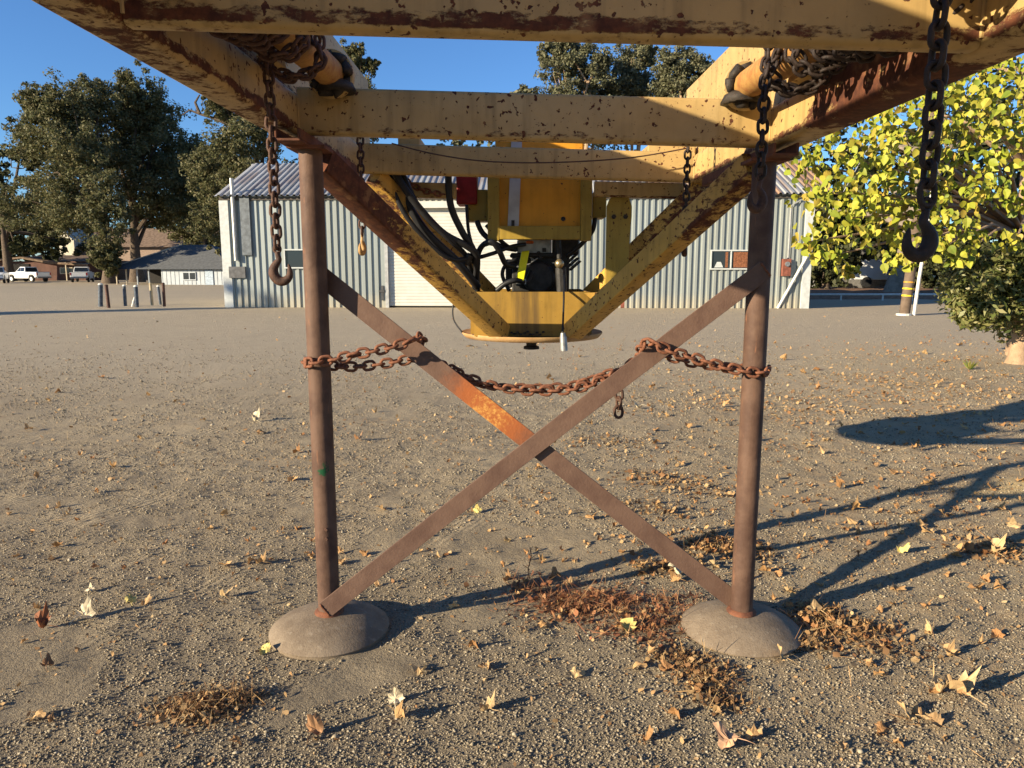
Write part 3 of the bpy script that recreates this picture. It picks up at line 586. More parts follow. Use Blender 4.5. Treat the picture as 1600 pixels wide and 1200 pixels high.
FY = 34.5; rl = thing('low_pipe_rail', (AT(1256, 465, FY).x, FY, 0), 'low white pipe rail along the far edge of the yard', 'rail')
a, e = AT(1230, 462, FY), AT(1482, 460, FY - .8); rl_z = .26
obj('rail', MB().tube([(a.x, FY, rl_z), (e.x, FY - .8, rl_z + .03)], .045, 8), M_POSTW, rl)
for f in (.1, .34, .60, .78, .97): obj('post', MB().tube([(a.x + (e.x - a.x) * f, FY - .8 * f, -.05), (a.x + (e.x - a.x) * f, FY - .8 * f, rl_z - .02)], .04, 8), M_POSTW, rl)
b = MB(); pr = [(35.0, -.02), (36.5, .16), (40, .24), (47, .25), (49, -.3)]
vs = []
for i in range(31):
    x = 11.5 + i * 1.1
    for (y, z) in pr: vs.append((x, y + .35 * math.sin(i * 1.3), z + .06 * math.sin(i * 2.1 + y)))
k = len(pr); b.add(vs, [(i * k + j, (i + 1) * k + j, (i + 1) * k + j + 1, i * k + j + 1) for i in range(30) for j in range(k - 1)])
kind(obj('dirt_bank', b, M_BANK, smooth=True), 'structure', 'low brown bank strewn with leaves behind the white rail')
gs = thing('grey_shed', (23.5, 53, 0), 'large plain grey shed standing in deep shade behind trees', 'shed')
obj('wall', MB().box((22.0, 52, -.2), (29.5, 58, 3.9)), plain('grey_shed_wall', (.16, .155, .145), .9), gs); obj('roof', MB().box((21.7, 51.7, 3.9), (29.8, 58.3, 4.1)), M_GROOF, gs)
for (x, lab) in ((AT(1372, 452, 50).x, 'white van front glimpsed under dark trees beside the big trunk'),):
    v = thing('white_van', (x, 50, .2), lab, 'van'); obj('body', MB().prism([(-2, .5), (1.6, .5), (2.1, .7), (2.1, 1.2), (1.4, 1.9), (-2, 1.95)], (x, 49.2, .2), (1, 0, 0), (0, 0, 1), (0, 1, 0), 1.8), M_CARW, v, bevel=.05)
    for sx in (-1.2, 1.3): obj('wheel', MB().lathe([(.0, 0), (.34, 0), (.34, .22), (0, .22)], (x + sx, 49.15, .55), 16, 'y'), M_TYRE, v)
    obj('windscreen', MB().prism([(1.47, 1.85), (2.1, 1.24), (2.12, 1.26), (1.50, 1.88)], (x, 49.35, .2), (1, 0, 0), (0, 0, 1), (0, 1, 0), 1.5), M_GLASS, v)

# ------------------------------------------------------------ far buildings and vehicles on the left
def local(o, ux):
    u = Vector(ux).normalized(); n = Vector((u.y, -u.x, 0)); o = Vector(o)
    return lambda a, d, z: o + u * a - n * d + Vector((0, 0, z))       # along, back, up
def hipbits(P, L, D, z0, z1, ov, hip):
    r = [P(-ov, -ov, z0), P(L + ov, -ov, z0), P(L + ov, D + ov, z0), P(-ov, D + ov, z0), P(hip, D / 2, z1), P(L - hip, D / 2, z1)]
    return r, [(0, 1, 5, 4), (1, 2, 5), (2, 3, 4, 5), (3, 0, 4), (3, 2, 1, 0)]
# pale blue shed with open porch
so_ = Vector((AT(180, 440, 79).x, 79, -.3)); se = Vector((AT(362, 440, 76).x, 76, -.3)); P = local(so_, se - so_); L = (se - so_).length
shd = thing('porch_shed', tuple(so_), 'low pale blue shed with open porch and grey hipped roof', 'shed'); z0, z1 = 1.62, 4.25
r, fs = hipbits(P, L, 9, z0, z1, .5, 5.2); obj('roof', MB().add(r, fs), M_GROOF, shd)
obj('fascia', MB().add([P(-.52, -.52, z0), P(-.52, 9.5, z0), P(-.52, 9.5, z0 + .16), P(-.52, -.52, z0 + .16)], [(0, 1, 2, 3)]).tube([P(-.5, -.5, z0 + .02), P(L * .36, 4.5, z1)], .07, 5), M_FASC, shd)
obj('wall', MB().add([P(5.6, .1, 0), P(L, .1, 0), P(L, .1, z0), P(5.6, .1, z0), P(5.6, 8.8, 0), P(5.6, 8.8, z0), P(L, 8.8, 0), P(L, 8.8, z0), P(0, 8.8, 0), P(0, 8.8, z0)], [(0, 1, 2, 3), (0, 3, 5, 4), (1, 6, 7, 2), (6, 8, 9, 7)]), M_BLUEW, shd)
obj('porch_back', MB().add([P(0, 5, 0), P(5.6, 5, 0), P(5.6, 5, z0), P(0, 5, z0)], [(0, 1, 2, 3)]), M_DARKIN, shd)
for i in range(16):
    a = 5.75 + i * (L - 5.9) / 16; obj('board', MB().add([P(a, .06, .02), P(a + (L - 6.2) / 17, .06, .02), P(a + (L - 6.2) / 17, .06, z0 - .02), P(a, .06, z0 - .02)], [(0, 1, 2, 3)]).tube([P(a, .05, .02), P(a, .05, z0 - .03)], .02, 4), M_BLUEW, shd)
for a in (.15, 1.35, 2.7, 4.1): obj('post', MB().tube([P(a, .1, 0), P(a, .1, z0)], .085, 6), M_FASC if a < 2 else M_BLUEW, shd)
w = obj('window', MB().obox(P(9.0, .0, .92), se - so_, (0, 0, 1), (0, 1, 0), 1.5, .86, .10), M_BLUEW, shd)
for a in (8.62, 9.38): obj('pane', MB().obox(P(a, -.06, .92), se - so_, (0, 0, 1), (0, 1, 0), .62, .66, .02), M_GLASS, w)
obj('door', MB().obox(P(11.3, .0, .78), se - so_, (0, 0, 1), (0, 1, 0), .9, 1.5, .06), plain('blue_door', (.30, .36, .42)), shd)
# brown bungalow
bo = Vector((AT(-60, 440, 103).x, 103, -.3)); be = Vector((AT(140, 440, 103).x, 103, -.3)); P = local(bo, be - bo); L = (be - bo).length
bb = thing('brown_bungalow', tuple(bo), 'long low dark brown bungalow behind the parked pickups', 'house')
obj('wall', MB().box((bo.x + .3, 103.2, -.3), (be.x - .6, 110, 2.35)), M_BROWN, bb)
obj('roof', MB().add([P(-.5, -.6, 2.3), P(L * .5, -.6, 3.25), P(L * .72, -.6, 2.55), P(L + .3, -.6, 2.25), P(-.5, 8, 2.6), P(L * .5, 8, 3.6), P(L * .72, 8, 3.6), P(L + .3, 8, 3.3), P(-.5, -.6, 2.1), P(L * .5, -.6, 3.0), P(L * .72, -.6, 2.3), P(L + .3, -.6, 2.0)],
                     [(0, 1, 5, 4), (1, 2, 6, 5), (2, 3, 7, 6), (8, 9, 1, 0), (9, 10, 2, 1), (10, 11, 3, 2)]), M_BROOF, bb)
obj('garage_opening', MB().box((bo.x + 6.5, 103.08, -.28), (bo.x + 9.5, 103.19, 2.0)), M_DARKIN, bb)
w = obj('window', MB().box((bo.x + 13.7, 103.06, .6), (bo.x + 15.6, 103.19, 1.5)), M_FASC, bb); obj('pane', MB().box((bo.x + 13.85, 103.02, .7), (bo.x + 15.45, 103.055, 1.4)), M_GLASS, w)
for a in (4.4, 14.9): obj('porch_post', MB().tube([(bo.x + a, 102.6, -.3), (bo.x + a, 102.6, 2.2)], .11, 6), M_FASC, bb)
# hall with the big brown roof
ho = Vector((AT(128, 440, 112).x, 112, -.3)); he = Vector((AT(372, 440, 112).x, 112, -.3))
hl = thing('cream_hall', tuple(ho), 'cream walled hall under a broad brown leaf-strewn roof', 'building')
obj('wall', MB().box((ho.x, 112, -.3), (he.x, 126, 4.6)), plain('tan_hall_wall', (.30, .22, .17), .8), hl)
obj('roof', MB().add([(ho.x - .4, 111.3, 4.5), (he.x + .4, 111.3, 4.5), (he.x + .4, 119, 7.6), (ho.x - .4, 119, 7.6), (ho.x - .4, 126.6, 4.5), (he.x + .4, 126.6, 4.5)], [(0, 1, 2, 3), (3, 2, 5, 4), (0, 3, 4), (1, 5, 2)]), M_BROOF, hl)
obj('gable_wall', MB().prism([(0, -.3), (2.2, -.3), (2.2, 5.5), (0, 7.4)], (ho.x - 2.3, 111.0, 0), (1, 0, 0), (0, 0, 1), (0, 1, 0), 6), M_HALLW, hl)

def pickup(name, label, loc, head, paint_m, cat='pickup truck'):
    """nose towards local +x; built about its own origin on the ground"""
    t = thing(name, loc, label, cat); t.rotation_euler = (0, 0, head); ORG[t.name] = (0, 0, 0)
    hw = .96
    body = [(-2.85, .62), (-2.85, 1.22), (-.75, 1.24), (.95, 1.22), (2.55, 1.16), (2.85, 1.0), (2.88, .55), (2.35, .45), (2.2, .80), (1.95, .92), (1.55, .92), (1.3, .80), (1.2, .45), (-1.35, .45), (-1.45, .80), (-1.7, .92), (-2.1, .92), (-2.35, .80), (-2.45, .55)]
    obj('body', MB().prism(body, (0, -hw, 0), (1, 0, 0), (0, 0, 1), (0, 1, 0), 2 * hw), paint_m, t, bevel=.05)
    m = MB(); lo = [(-.75, 1.235), (1.05, 1.225)]; hi = [(-.62, 1.86), (.30, 1.88)]
    vs = [(lo[0][0], -.90, lo[0][1]), (lo[1][0], -.90, lo[1][1]), (lo[1][0], .90, lo[1][1]), (lo[0][0], .90, lo[0][1]), (hi[0][0], -.74, hi[0][1]), (hi[1][0], -.74, hi[1][1]), (hi[1][0], .74, hi[1][1]), (hi[0][0], .74, hi[0][1])]
    m.add(vs, [(4, 5, 6, 7), (0, 1, 5, 4), (1, 2, 6, 5), (2, 3, 7, 6), (3, 0, 4, 7)]); obj('cab', m, paint_m, t, bevel=.04)
    for sy in (-1, 1):
        q = lambda x, z: (x, sy * (.905 - .16 * (z - 1.235) / .64) + sy * .012, z)
        g = MB()
        for (x0, x1, x2, x3) in ((-.62, .10, .08, -.55), (.16, .82, .30, .14)): g.add([q(x0, 1.30), q(x1, 1.30), q(x2, 1.78), q(x3, 1.78)], [(0, 1, 2, 3) if sy < 0 else (3, 2, 1, 0)])
        obj('side_window', g, M_GLASS, t)
        obj('tail_light', MB().box((-2.875, sy * .86 - .08, .85), (-2.80, sy * .86 + .08, 1.18)), M_TAIL, t)
        obj('headlight', MB().box((2.70, sy * .72 - .18, .82), (2.885, sy * .72 + .18, 1.0)), M_RIM, t)
        for x in (-1.9, 1.75):
            w = obj('wheel', MB().lathe([(.0, -.12), (.30, -.12), (.38, -.09), (.38, .09), (.30, .12), (0, .12)], (x, sy * .86, .38), 20, 'y'), M_TYRE, t)
            obj('rim', MB().lathe([(.0, -.02), (.21, -.02), (.24, .02), (0, .02)], (x, sy * .985, .38), 16, 'y'), M_RIM, w)
    obj('rear_window', MB().add([(-.755, -.78, 1.32), (-.755, .78, 1.32), (-.652, .68, 1.78), (-.652, -.68, 1.78)], [(0, 3, 2, 1)]), M_GLASS, t)
    obj('windscreen', MB().add([(1.02, -.80, 1.27), (1.02, .80, 1.27), (.37, .68, 1.83), (.37, -.68, 1.83)], [(0, 1, 2, 3)]), M_GLASS, t)
    obj('tailgate', MB().box((-2.875, -.74, .72), (-2.85, .74, 1.2)), paint_m, t)
    obj('bumper', MB().box((-3.0, -.9, .48), (-2.86, .9, .66)), M_CARB, t); obj('bumper', MB().box((2.89, -.9, .42), (3.0, .9, .62)), M_CARB, t)
    obj('bed', MB().box((-2.75, -.82, 1.235), (-.85, .82, 1.26)), M_BLACK, t); return t
pickup('pickup_truck', 'white pickup seen from its side in front of the brown bungalow', (AT(45, 440, 94).x, 94, -.3), math.radians(158), M_CARW)
pickup('pickup_truck', 'white pickup with its tailgate towards the yard beside the hall', (AT(130, 440, 93).x, 93, -.3), math.radians(112), M_CARW)
pickup('parked_car', 'dark windscreened pickup nose cut by the picture edge', (AT(-4, 440, 87).x, 87, -.3), math.radians(-62), M_CARW)

# short pipe posts in the yard
posts = [(157, 445, 479, .085, M_POSTB, 'thick blue-grey pipe post with white cap streak, first of the row', 0), (170, 447, 481, .062, M_POSTR, 'dark rust red pipe post beside the thick blue-grey one', 4), (196, 447, 478, .062, M_POSTB, 'slim blue-grey pipe post standing alone in the row', 2), (214, 448, 480, .075, M_POSTB, 'dark blue pipe post with a short white stub at its foot', 2),
         (238, 444, 477, .055, M_POSTY, 'pale yellow pipe post, tallest looking of the row', 3), (251, 448, 476, .055, M_POSTB, 'thin leaning blue-grey pipe post beside the rust red end post', 4), (257, 444, 479, .055, M_POSTR, 'rust red pipe post at the end of the row', 2)]
for (px, pt, pb, rr, m, lab, ln) in posts:
    a = G(px, pb); e = AT(px - ln, pt, a.y); t = thing('pipe_post', tuple(a), lab, 'post', 'painted pipe posts standing in the yard')
    obj('pipe', MB().tube([a - Vector((0, 0, .05)), e], rr, 12), m, t, auto=60)
    obj('cap', MB().lathe([(rr * 1.06, 0), (rr * 1.06, .03), (rr * .6, .06)], e, 12), M_POSTW if m is M_POSTB else m, t)
a = G(207, 479); st = MB().tube([a, AT(209, 470, a.y), AT(211, 464, a.y)], [.05, .045, .04], 8); tag(obj('pipe_stub', st, M_POSTW, origin=tuple(a)), 'short bent white pipe stub beside the dark blue post', 'post')

# ------------------------------------------------------------ THE STEEL FRAME
def tilt(q): return Vector((q.x, q.y, q.z - .027 * (q.x + .8)))
FR = thing('steel_gantry_frame', (.1, 2.9, 0), 'big faded yellow steel frame on rusty pipe legs carrying a power unit and coupling plate', 'steel frame')
RL, RR = -.87, 1.04; ZB, ZC = 2.0, 2.075
def rail_w(right):
    def f(t, v):
        y = -2.5 + 6.65 * t; w = .6 if v < .06 else .86 if v < .16 else .74 if v < .25 else .36 if v < .34 else .3 if v > .93 else 0.0
        if right and 1.75 < y < 2.55: w = max(w, 1.0)
        if right and 1.2 < y < 1.75: w = max(w, .55)
        if not right and v < .3: w = max(w, .62)
        return w
    return f
for x, rg in ((RL, False), (RR, True)):
    obj('side_rail', MB().beam((x, -2.5, ZC), (x, 4.15, ZC), .12, .15, .018, segs=60, wfun=rail_w(rg), shear=tilt), M_YEL, FR, auto=40)
    xo = x + .022 if not rg else x - .012
    obj('web_plate', MB().beam((xo, -2.5, 2.152 + .21), (xo, 4.5, 2.152 + .21), .022, .42, .006, segs=30, shear=tilt), M_YEL, FR, auto=40)
for y0, dp, hh in ((-.9, .06, .165), (.40, .06, .165), (1.63, .055, .165), (2.905, .06, .172), (4.083, .06, .157)):
    def wf(t, v, y0=y0): A = {1.63: (.50, .84, .74, .36), 2.905: (.50, .60, .36, .12), 4.083: (.38, .40, .20, .05)}.get(y0, (.6, .8, .6, .3)); return A[0] if v < .06 else A[1] if v < .16 else A[2] if v < .25 else A[3] if v < .34 else .33 if v > .93 else 0.0
    obj('cross_beam', MB().beam((-.809, y0 + dp / 2, 2.001 + hh / 2), (.979, y0 + dp / 2, 2.001 + hh / 2), dp, hh, .014, segs=24, wfun=wf, shear=tilt), M_YEL, FR, auto=40)
# weld beads in the corners of the beams
b = MB()
for y0 in (1.63, 2.905, 4.083):
    for x in (-.808, .978):
        obj('weld_bead', MB().tube([tilt(Vector((x, y0 - .002, 2.02))), tilt(Vector((x, y0 - .003, 2.13)))], .005, 6), M_YEL, FR)
# legs, discs, braces
LXL, LXR, LY = -.762, .957, 2.885
for x, zt in ((LXL, 1.935), (LXR, 1.890)):
    m = MB(); prof = [(.241, .006), (.245, .014), (.232, .026), (.19, .050), (.15, .066), (.10, .077), (.05, .083), (.0001, .085)]
    m.lathe([(.241, -.01)] + prof, (x, LY, 0), 56); d = obj('foot_disc', m, M_DISH, FR, auto=60)
    obj('weld_collar', MB().lathe([(.060, .078), (.060, .086), (.050, .094), (.046, .098)], (x, LY, 0), 24), M_CHAN, d, smooth=True)
    obj('leg', MB().lathe([(.0445, .07), (.0445, .4), (.0445, .8), (.0445, 1.3), (.0445, zt)], (x, LY, 0), 40), M_LEG, FR, auto=60)
    obj('cap_plate', MB().box((x - .07, LY - .07, zt), (x + .07, LY + .07, zt + .012)), M_CHAN, FR)
obj('bolt', MB().lathe([(0, 0), (.008, 0), (.006, -.006), (0, -.006)], (LXL + .012, LY - .043, .455), 8, 'y'), M_CHAIND, FR); obj('bolt', MB().lathe([(0, 0), (.008, 0), (.006, -.006), (0, -.006)], (LXL + .012, LY - .043, .415), 8, 'y'), M_CHAIND, FR)
def bar(p0, p1, w, th, wf=None, segs=24, bow=0.0):
    p0 = Vector(p0); p1 = Vector(p1); t = (p1 - p0).normalized(); v = Vector((0, -1, 0)); v = (v - t * v.dot(t)).normalized(); u = t.cross(v)
    m = MB(); vs = []; ws = []
    for i in range(segs + 1):
        c = p0.lerp(p1, i / segs) + Vector((0, bow * math.sin(math.pi * i / segs), 0))
        for a, bb2 in ((-1, -1), (1, -1), (1, 1), (-1, 1)): vs.append(c + u * a * w / 2 + v * bb2 * th / 2); ws.append(wf(i / segs) if wf else 0.0)
    fs = [(i * 4 + k, i * 4 + (k + 1) % 4, i * 4 + 4 + (k + 1) % 4, i * 4 + 4 + k) for i in range(segs) for k in range(4)] + [(3, 2, 1, 0), tuple(segs * 4 + k for k in range(4))]
    return m.add(vs, fs, ws)
YB, YA = LY - .049, LY + .0495
b0, b1 = AT(508, 953, YB), AT(1196, 421, YB); obj('brace', bar(b0, b1, .074, .008, bow=.036), M_BRACE, FR, bevel=.0015)
a0, a1 = AT(498, 428, YA), AT(1150, 940, YA); obj('brace', bar(a0, a1, .076, .008, lambda t: math.exp(-((t - .395) / .095) ** 2) * .84, bow=-.040), M_BRACE, FR, bevel=.0015, label='diagonal flat bar brace with a bright orange bare rust patch')
# rusty open channel under the rail beside the leg
def channel(p0, p1, w, h, t, name='channel', m=M_CHAN):
    p0 = Vector(p0); p1 = Vector(p1); d = (p1 - p0).normalized(); up = Vector((0, 0, 1)); up = (up - d * up.dot(d)).normalized(); s = d.cross(up)
    mb = MB(); L_ = (p1 - p0).length; c = (p0 + p1) / 2
    mb.obox(c - up * (h / 2 - t / 2), d, s, up, L_, w, t); mb.obox(c + s * (w / 2 - t / 2) + up * t / 2, d, s, up, L_, t, h - t); mb.obox(c - s * (w / 2 - t / 2) + up * t / 2, d, s, up, L_, t, h - t)
    return obj(name, mb, m, FR, bevel=.002)
channel((-.80, 2.72, 1.968), (-.80, 3.75, 1.968), .092, .045, .009); channel((.985, 2.74, 1.920), (.985, 3.75, 1.920), .092, .045, .009)
# the four arms of the hanging coupling
def arm(p0, p1, w, h, grad, m=M_ARM):
    obj('support_arm', MB().beam(p0, p1, w, h, .006, up=(0, 0, 1), segs=22, wfun=lambda t, v: (grad[0] * (1 - t) + grad[1] * t) + (.15 if v < .2 else 0)), m, FR, auto=40)
arm(AT(500, 252, 2.99), AT(783, 520, 4.38), .10, .10, (.82, .05)); arm(AT(1180, 258, 2.99), AT(893, 520, 4.38), .10, .10, (.50, .0))
arm(AT(585, 275, 4.12), AT(775, 470, 4.95), .09, .09, (.5, .2)); arm(AT(1100, 290, 4.12), AT(905, 478, 4.95), .09, .09, (.5, .2))
# coupling: round plate, box, kingpin
KC = AT(831, 522, 4.70); kz = KC.z
pl = MB(); pl.lathe([(.30, -.02), (.425, -.014), (.447, .010), (.447, .020), (.425, .012), (.30, .006)], KC, 60); obj('coupling_plate', pl, rusty('dusty_pale_plate', (.46, .29, .13), (.36, .20, .08), 9, .8, light=(.5, .38, .22)), FR, auto=50)
obj('kingpin', MB().lathe([(.062, -.022), (.062, -.030), (.034, -.034), (.032, -.062), (.048, -.068), (.050, -.084), (.0, -.086)], KC + Vector((-.005, -.1, 0)), 24), M_GREASE, FR, auto=50)
xl, xr = AT(741, 520, 4.40).x, AT(921, 520, 4.40).x; zt_ = AT(830, 456, 4.40).z
bm = MB()
bm.box((xl, 4.40, kz + .013), (xr, 4.412, zt_)); bm.box((xl, 5.00, kz + .013), (xr, 5.012, zt_)); bm.box((xl, 4.412, kz + .013), (xl + .012, 5.0, zt_ - .002)); bm.box((xr - .012, 4.412, kz + .013), (xr, 5.0, zt_ - .002))
obj('coupling_box', bm, M_BOX, FR)
obj('box_floor', MB().box((xl + .013, 4.413, kz + .20), (xr - .013, 4.999, kz + .212)), M_IRON, FR)
gy_ = 4.37
obj('gusset', MB().prism([(-.02, 0), (.13, .005), (.04, -.05)], (xr - .02, gy_, zt_ - .005), (1, 0, 0), (0, 0, 1), (0, 1, 0), .012), M_ARM, FR)
for x, s in ((xl - .03, 1), (xr + .03, -1)): obj('gusset', MB().prism([(0, 0), (.05 * s, 0), (.0, .14)], (x, 4.55, kz + .014), (1, 0, 0), (0, 0, 1), (0, 1, 0), .012), M_BOX, FR)
b = MB()
for i in range(14): x = -.06 + i * .019 + random.uniform(-.004, .004); b.lathe([(0.0, -.004), (.010, -.004), (.006, .006), (0, .007)], (x + .0, 4.392, kz + .03 + random.uniform(-.008, .012)), 6)
obj('grease_blobs', b, M_GREASE, FR)
# power unit: tank in a frame, red box, bracket, engine below
TY = 4.46
def pxbox(x0, y0, x1, y1, yy, depth):
    a = AT(x0, y1, yy); c = AT(x1, y0, yy); return (a.x, yy, a.z), (c.x, yy + depth, c.z)
tk = obj('fuel_tank', MB().box(*pxbox(774, 214, 913, 357, TY + .02, .42)), M_TANK, FR, bevel=.012)
sa, sb = pxbox(790, 215, 816, 353, TY + .005, .012); obj('strap', MB().prism([(sa[0] + .012, sa[2]), (sb[0] - .02, sa[2]), (sb[0], sb[2]), (sa[0] + .035, sb[2])], (0, TY + .002, 0), (1, 0, 0), (0, 0, 1), (0, 1, 0), .016), M_STRAP, tk)
obj('strap_clip', MB().box(*pxbox(799, 344, 804, 354, TY - .006, .006)), M_IRON, tk); obj('drain_plug', MB().lathe([(0, 0), (.014, 0), (.012, -.008), (0, -.009)], AT(880, 342, TY + .02), 10, 'y'), M_IRON, tk)
for a in ((762, 262, 780, 376), (907, 262, 926, 376)): obj('tank_frame_post', MB().box(*pxbox(*a, TY - .02, .09)), M_OLIVE, FR, bevel=.004)
obj('tank_frame_rail', MB().box(*pxbox(780, 353, 907, 374, TY - .018, .085)), M_OLIVE, FR, bevel=.004)
zl = AT(800, 293, 4.2).z
for xa, xb in ((-.80, AT(714, 293, 4.4).x), (AT(927, 293, 4.4).x, .98)): obj('lower_beam', MB().beam((xa, 4.34, zl + .006), (xb, 4.34, zl + .006 - .012), .06, .085, .008, segs=10), M_YEL, FR, auto=40)
obj('red_box', MB().box(*pxbox(713, 270, 745, 319, TY + .02, .2)), M_RED, FR, bevel=.008)
obj('valve_block', MB().box(*pxbox(728, 296, 762, 345, TY + .06, .2)), M_OLIVE, FR, bevel=.006); obj('valve_block', MB().box(*pxbox(926, 300, 948, 340, TY + .06, .2)), M_OLIVE, FR, bevel=.006)
c0 = AT(968, 322, 4.35); w_ = .072
br = [(-w_, -.50), (w_ * .75, -.50), (w_ * .9, -.17), (w_, -.06), (w_, .0), (w_ * .75, .045), (w_ * .3, .064), (-w_ * .3, .064), (-w_ * .75, .045), (-w_, 0)]
bk = obj('upright_bracket', MB().prism(br, c0, (1, 0, 0), (0, 0, 1), (0, 1, 0), .03), M_OLIVE, FR, bevel=.003)
for dx in (-.032, .036): obj('bolt', MB().lathe([(0, 0), (.014, 0), (.014, -.012), (0, -.012)], c0 + Vector((dx, 0, -.06)), 6, 'y'), M_GREASE, bk)
EY = 4.72
en = obj('engine', MB().box(*pxbox(800, 396, 890, 456, EY, .30)).box(*pxbox(790, 405, 800, 450, EY + .05, .15)).lathe([(0, -.02), (.085, -.02), (.102, 0), (.102, .10), (0, .10)], AT(842, 434, EY - .06), 28, 'y'), M_IRON, FR, bevel=.008)
for (x0, y0, x1, y1, dy, m, nm) in ((808, 372, 862, 398, -.02, M_GREY, 'cylinder_head'), (798, 395, 868, 402, -.05, M_IRON, 'cover_plate'), (864, 370, 905, 398, 0, M_IRON, 'air_filter'), (822, 376, 834, 381, -.03, M_ORANGE, 'label_plate')):
    obj(nm, MB().box(*pxbox(x0, y0, x1, y1, EY + dy, .16)), m, en, bevel=.008)
b = MB()
for i in range(7): q = AT(882 + i * 3, 385 + i * 5, EY); b.obox(q + Vector((0, .1, 0)), (1, 0, .9), (-.9, 0, 1), (0, 1, 0), .085, .010, .2)
obj('cooling_fins', b, M_IRON, en)
b = MB()
for i in range(26): q = AT(random.uniform(795, 880), random.uniform(385, 455), EY - random.uniform(0, .05)); b.box((q.x - .012, q.y, q.z - .012), (q.x + .012, q.y + .03, q.z + .012)) if i % 2 else b.lathe([(0, 0), (.013, 0), (.013, -.03), (0, -.03)], q, 8, 'y')
obj('fittings', b, M_IRON, en); b = MB()
for i in range(14): q = AT(random.uniform(800, 870), random.uniform(398, 420), EY - .03); b.obox(q, (1, 0, random.uniform(-1, 1)), (0, 0, 1), (0, 1, 0), random.uniform(.015, .05), .008, .02)
obj('bright_fittings', b, M_GREY, en)
q0, q1 = AT(821, 392, 4.58), AT(812, 440, 4.50); lv = obj('valve_lever', MB().obox((q0 + q1) / 2, q1 - q0, (1, 0, .15), (0, 1, .1), (q1 - q0).length, .050, .012), M_LEVER, FR, bevel=.006)
obj('lever_clamp', MB().box(*pxbox(806, 436, 822, 444, 4.52, .04)), M_GREY, lv)
bl = MB(); c_ = AT(874, 412, 4.56); bl.lathe([(.001, -.03), (.016, -.025), (.026, -.01), (.028, 0), (.026, .012), (.014, .026), (.001, .03)], c_, 16); obj('brass_fitting', bl, M_BRASS, FR, smooth=True)
obj('standpipe', MB().tube([AT(872, 372, 4.6), AT(874, 404, 4.6)], .016, 10).tube([AT(876, 418, 4.62), AT(878, 456, 4.62)], .034, 10), M_IRON, FR)
# hoses (points: where they show, and how deep)
def crv(pts, n=8):
    P = [Vector(p) for p in pts]; out = []
    for i in range(len(P) - 1):
        a, b_, c, d = P[max(i - 1, 0)], P[i], P[i + 1], P[min(i + 2, len(P) - 1)]
        for k in range(n):
            t = k / n; out.append(.5 * ((2 * b_) + (c - a) * t + (2 * a - 5 * b_ + 4 * c - d) * t * t + (3 * b_ - a - 3 * c + d) * t ** 3))
    return out + [P[-1]]
def hose(pts, r, m=M_BLACK, name='hose'): obj(name, MB().tube(crv([AT(*p) for p in pts]), r, 10), m, FR, smooth=True)
hose([(612, 262, 4.17), (645, 312, 4.20), (690, 362, 4.3), (730, 385, 4.35), (745, 402, 4.4), (742, 450, 4.55)], .020)
hose([(625, 262, 4.2), (655, 325, 4.22), (700, 372, 4.3), (728, 400, 4.4), (737, 430, 4.5)], .016)
hose([(600, 262, 4.18), (630, 330, 4.2), (670, 380, 4.25), (705, 405, 4.3), (735, 403, 4.4)], .014)
hose([(608, 268, 4.25), (660, 355, 4.28), (715, 410, 4.35), (746, 448, 4.5)], .024)
hose([(700, 262, 4.3), (704, 320, 4.32), (722, 362, 4.35), (738, 388, 4.4), (742, 410, 4.45)], .020)
hose([(729, 320, 4.45), (732, 360, 4.45), (740, 395, 4.45), (744, 440, 4.5)], .010)
hose([(746, 455, 4.55), (745, 410, 4.5), (752, 386, 4.45), (768, 378, 4.42), (780, 392, 4.45), (790, 412, 4.5), (804, 416, 4.55)], .017)
hose([(742, 404, 4.46), (770, 396, 4.46), (800, 385, 4.5), (820, 382, 4.6)], .012)
hose([(745, 345, 4.5), (755, 365, 4.5), (780, 384, 4.5), (806, 390, 4.6)], .016)
hose([(760, 352, 4.55), (780, 374, 4.52), (800, 390, 4.55)], .013)
hose([(776, 454, 4.5), (790, 443, 4.48), (806, 438, 4.48), (822, 440, 4.55), (830, 425, 4.6)], .016)
hose([(930, 340, 4.55), (925, 362, 4.55), (905, 385, 4.6), (885, 400, 4.65)], .014)
hose([(796, 455, 4.6), (785, 430, 4.6), (792, 412, 4.6), (810, 405, 4.62)], .012)
obj('hose_tape', MB().tube(crv([AT(758, 381, 4.437), AT(764, 378.5, 4.43), AT(770, 379.5, 4.43)]), .0185, 10), M_BLUE, FR, smooth=True)
obj('hose_coupling', MB().tube([AT(735, 398, 4.38), AT(728, 412, 4.4)], .022, 10), M_IRON, FR)
hose([(716, 462, 4.5), (708, 478, 4.48), (709, 500, 4.46), (722, 519, 4.40)], .005, M_BLACK, 'cable')
hose([(880, 430, 4.52), (881, 460, 4.34), (880, 495, 4.25), (879, 522, 4.22)], .006, M_BLACK, 'cable')
obj('cable_plug', MB().tube([AT(879.5, 520, 4.215), AT(880, 527, 4.215), AT(881.5, 548, 4.215)], [.014, .020, .021], 14), M_GREY, FR, auto=50)
hose([(612, 224, 3.985), (680, 241, 3.985), (760, 252, 3.985), (860, 254, 3.985), (980, 247, 3.985), (1072, 232, 3.985)], .0035, M_CHAND if False else M_CHAIND, 'wire')
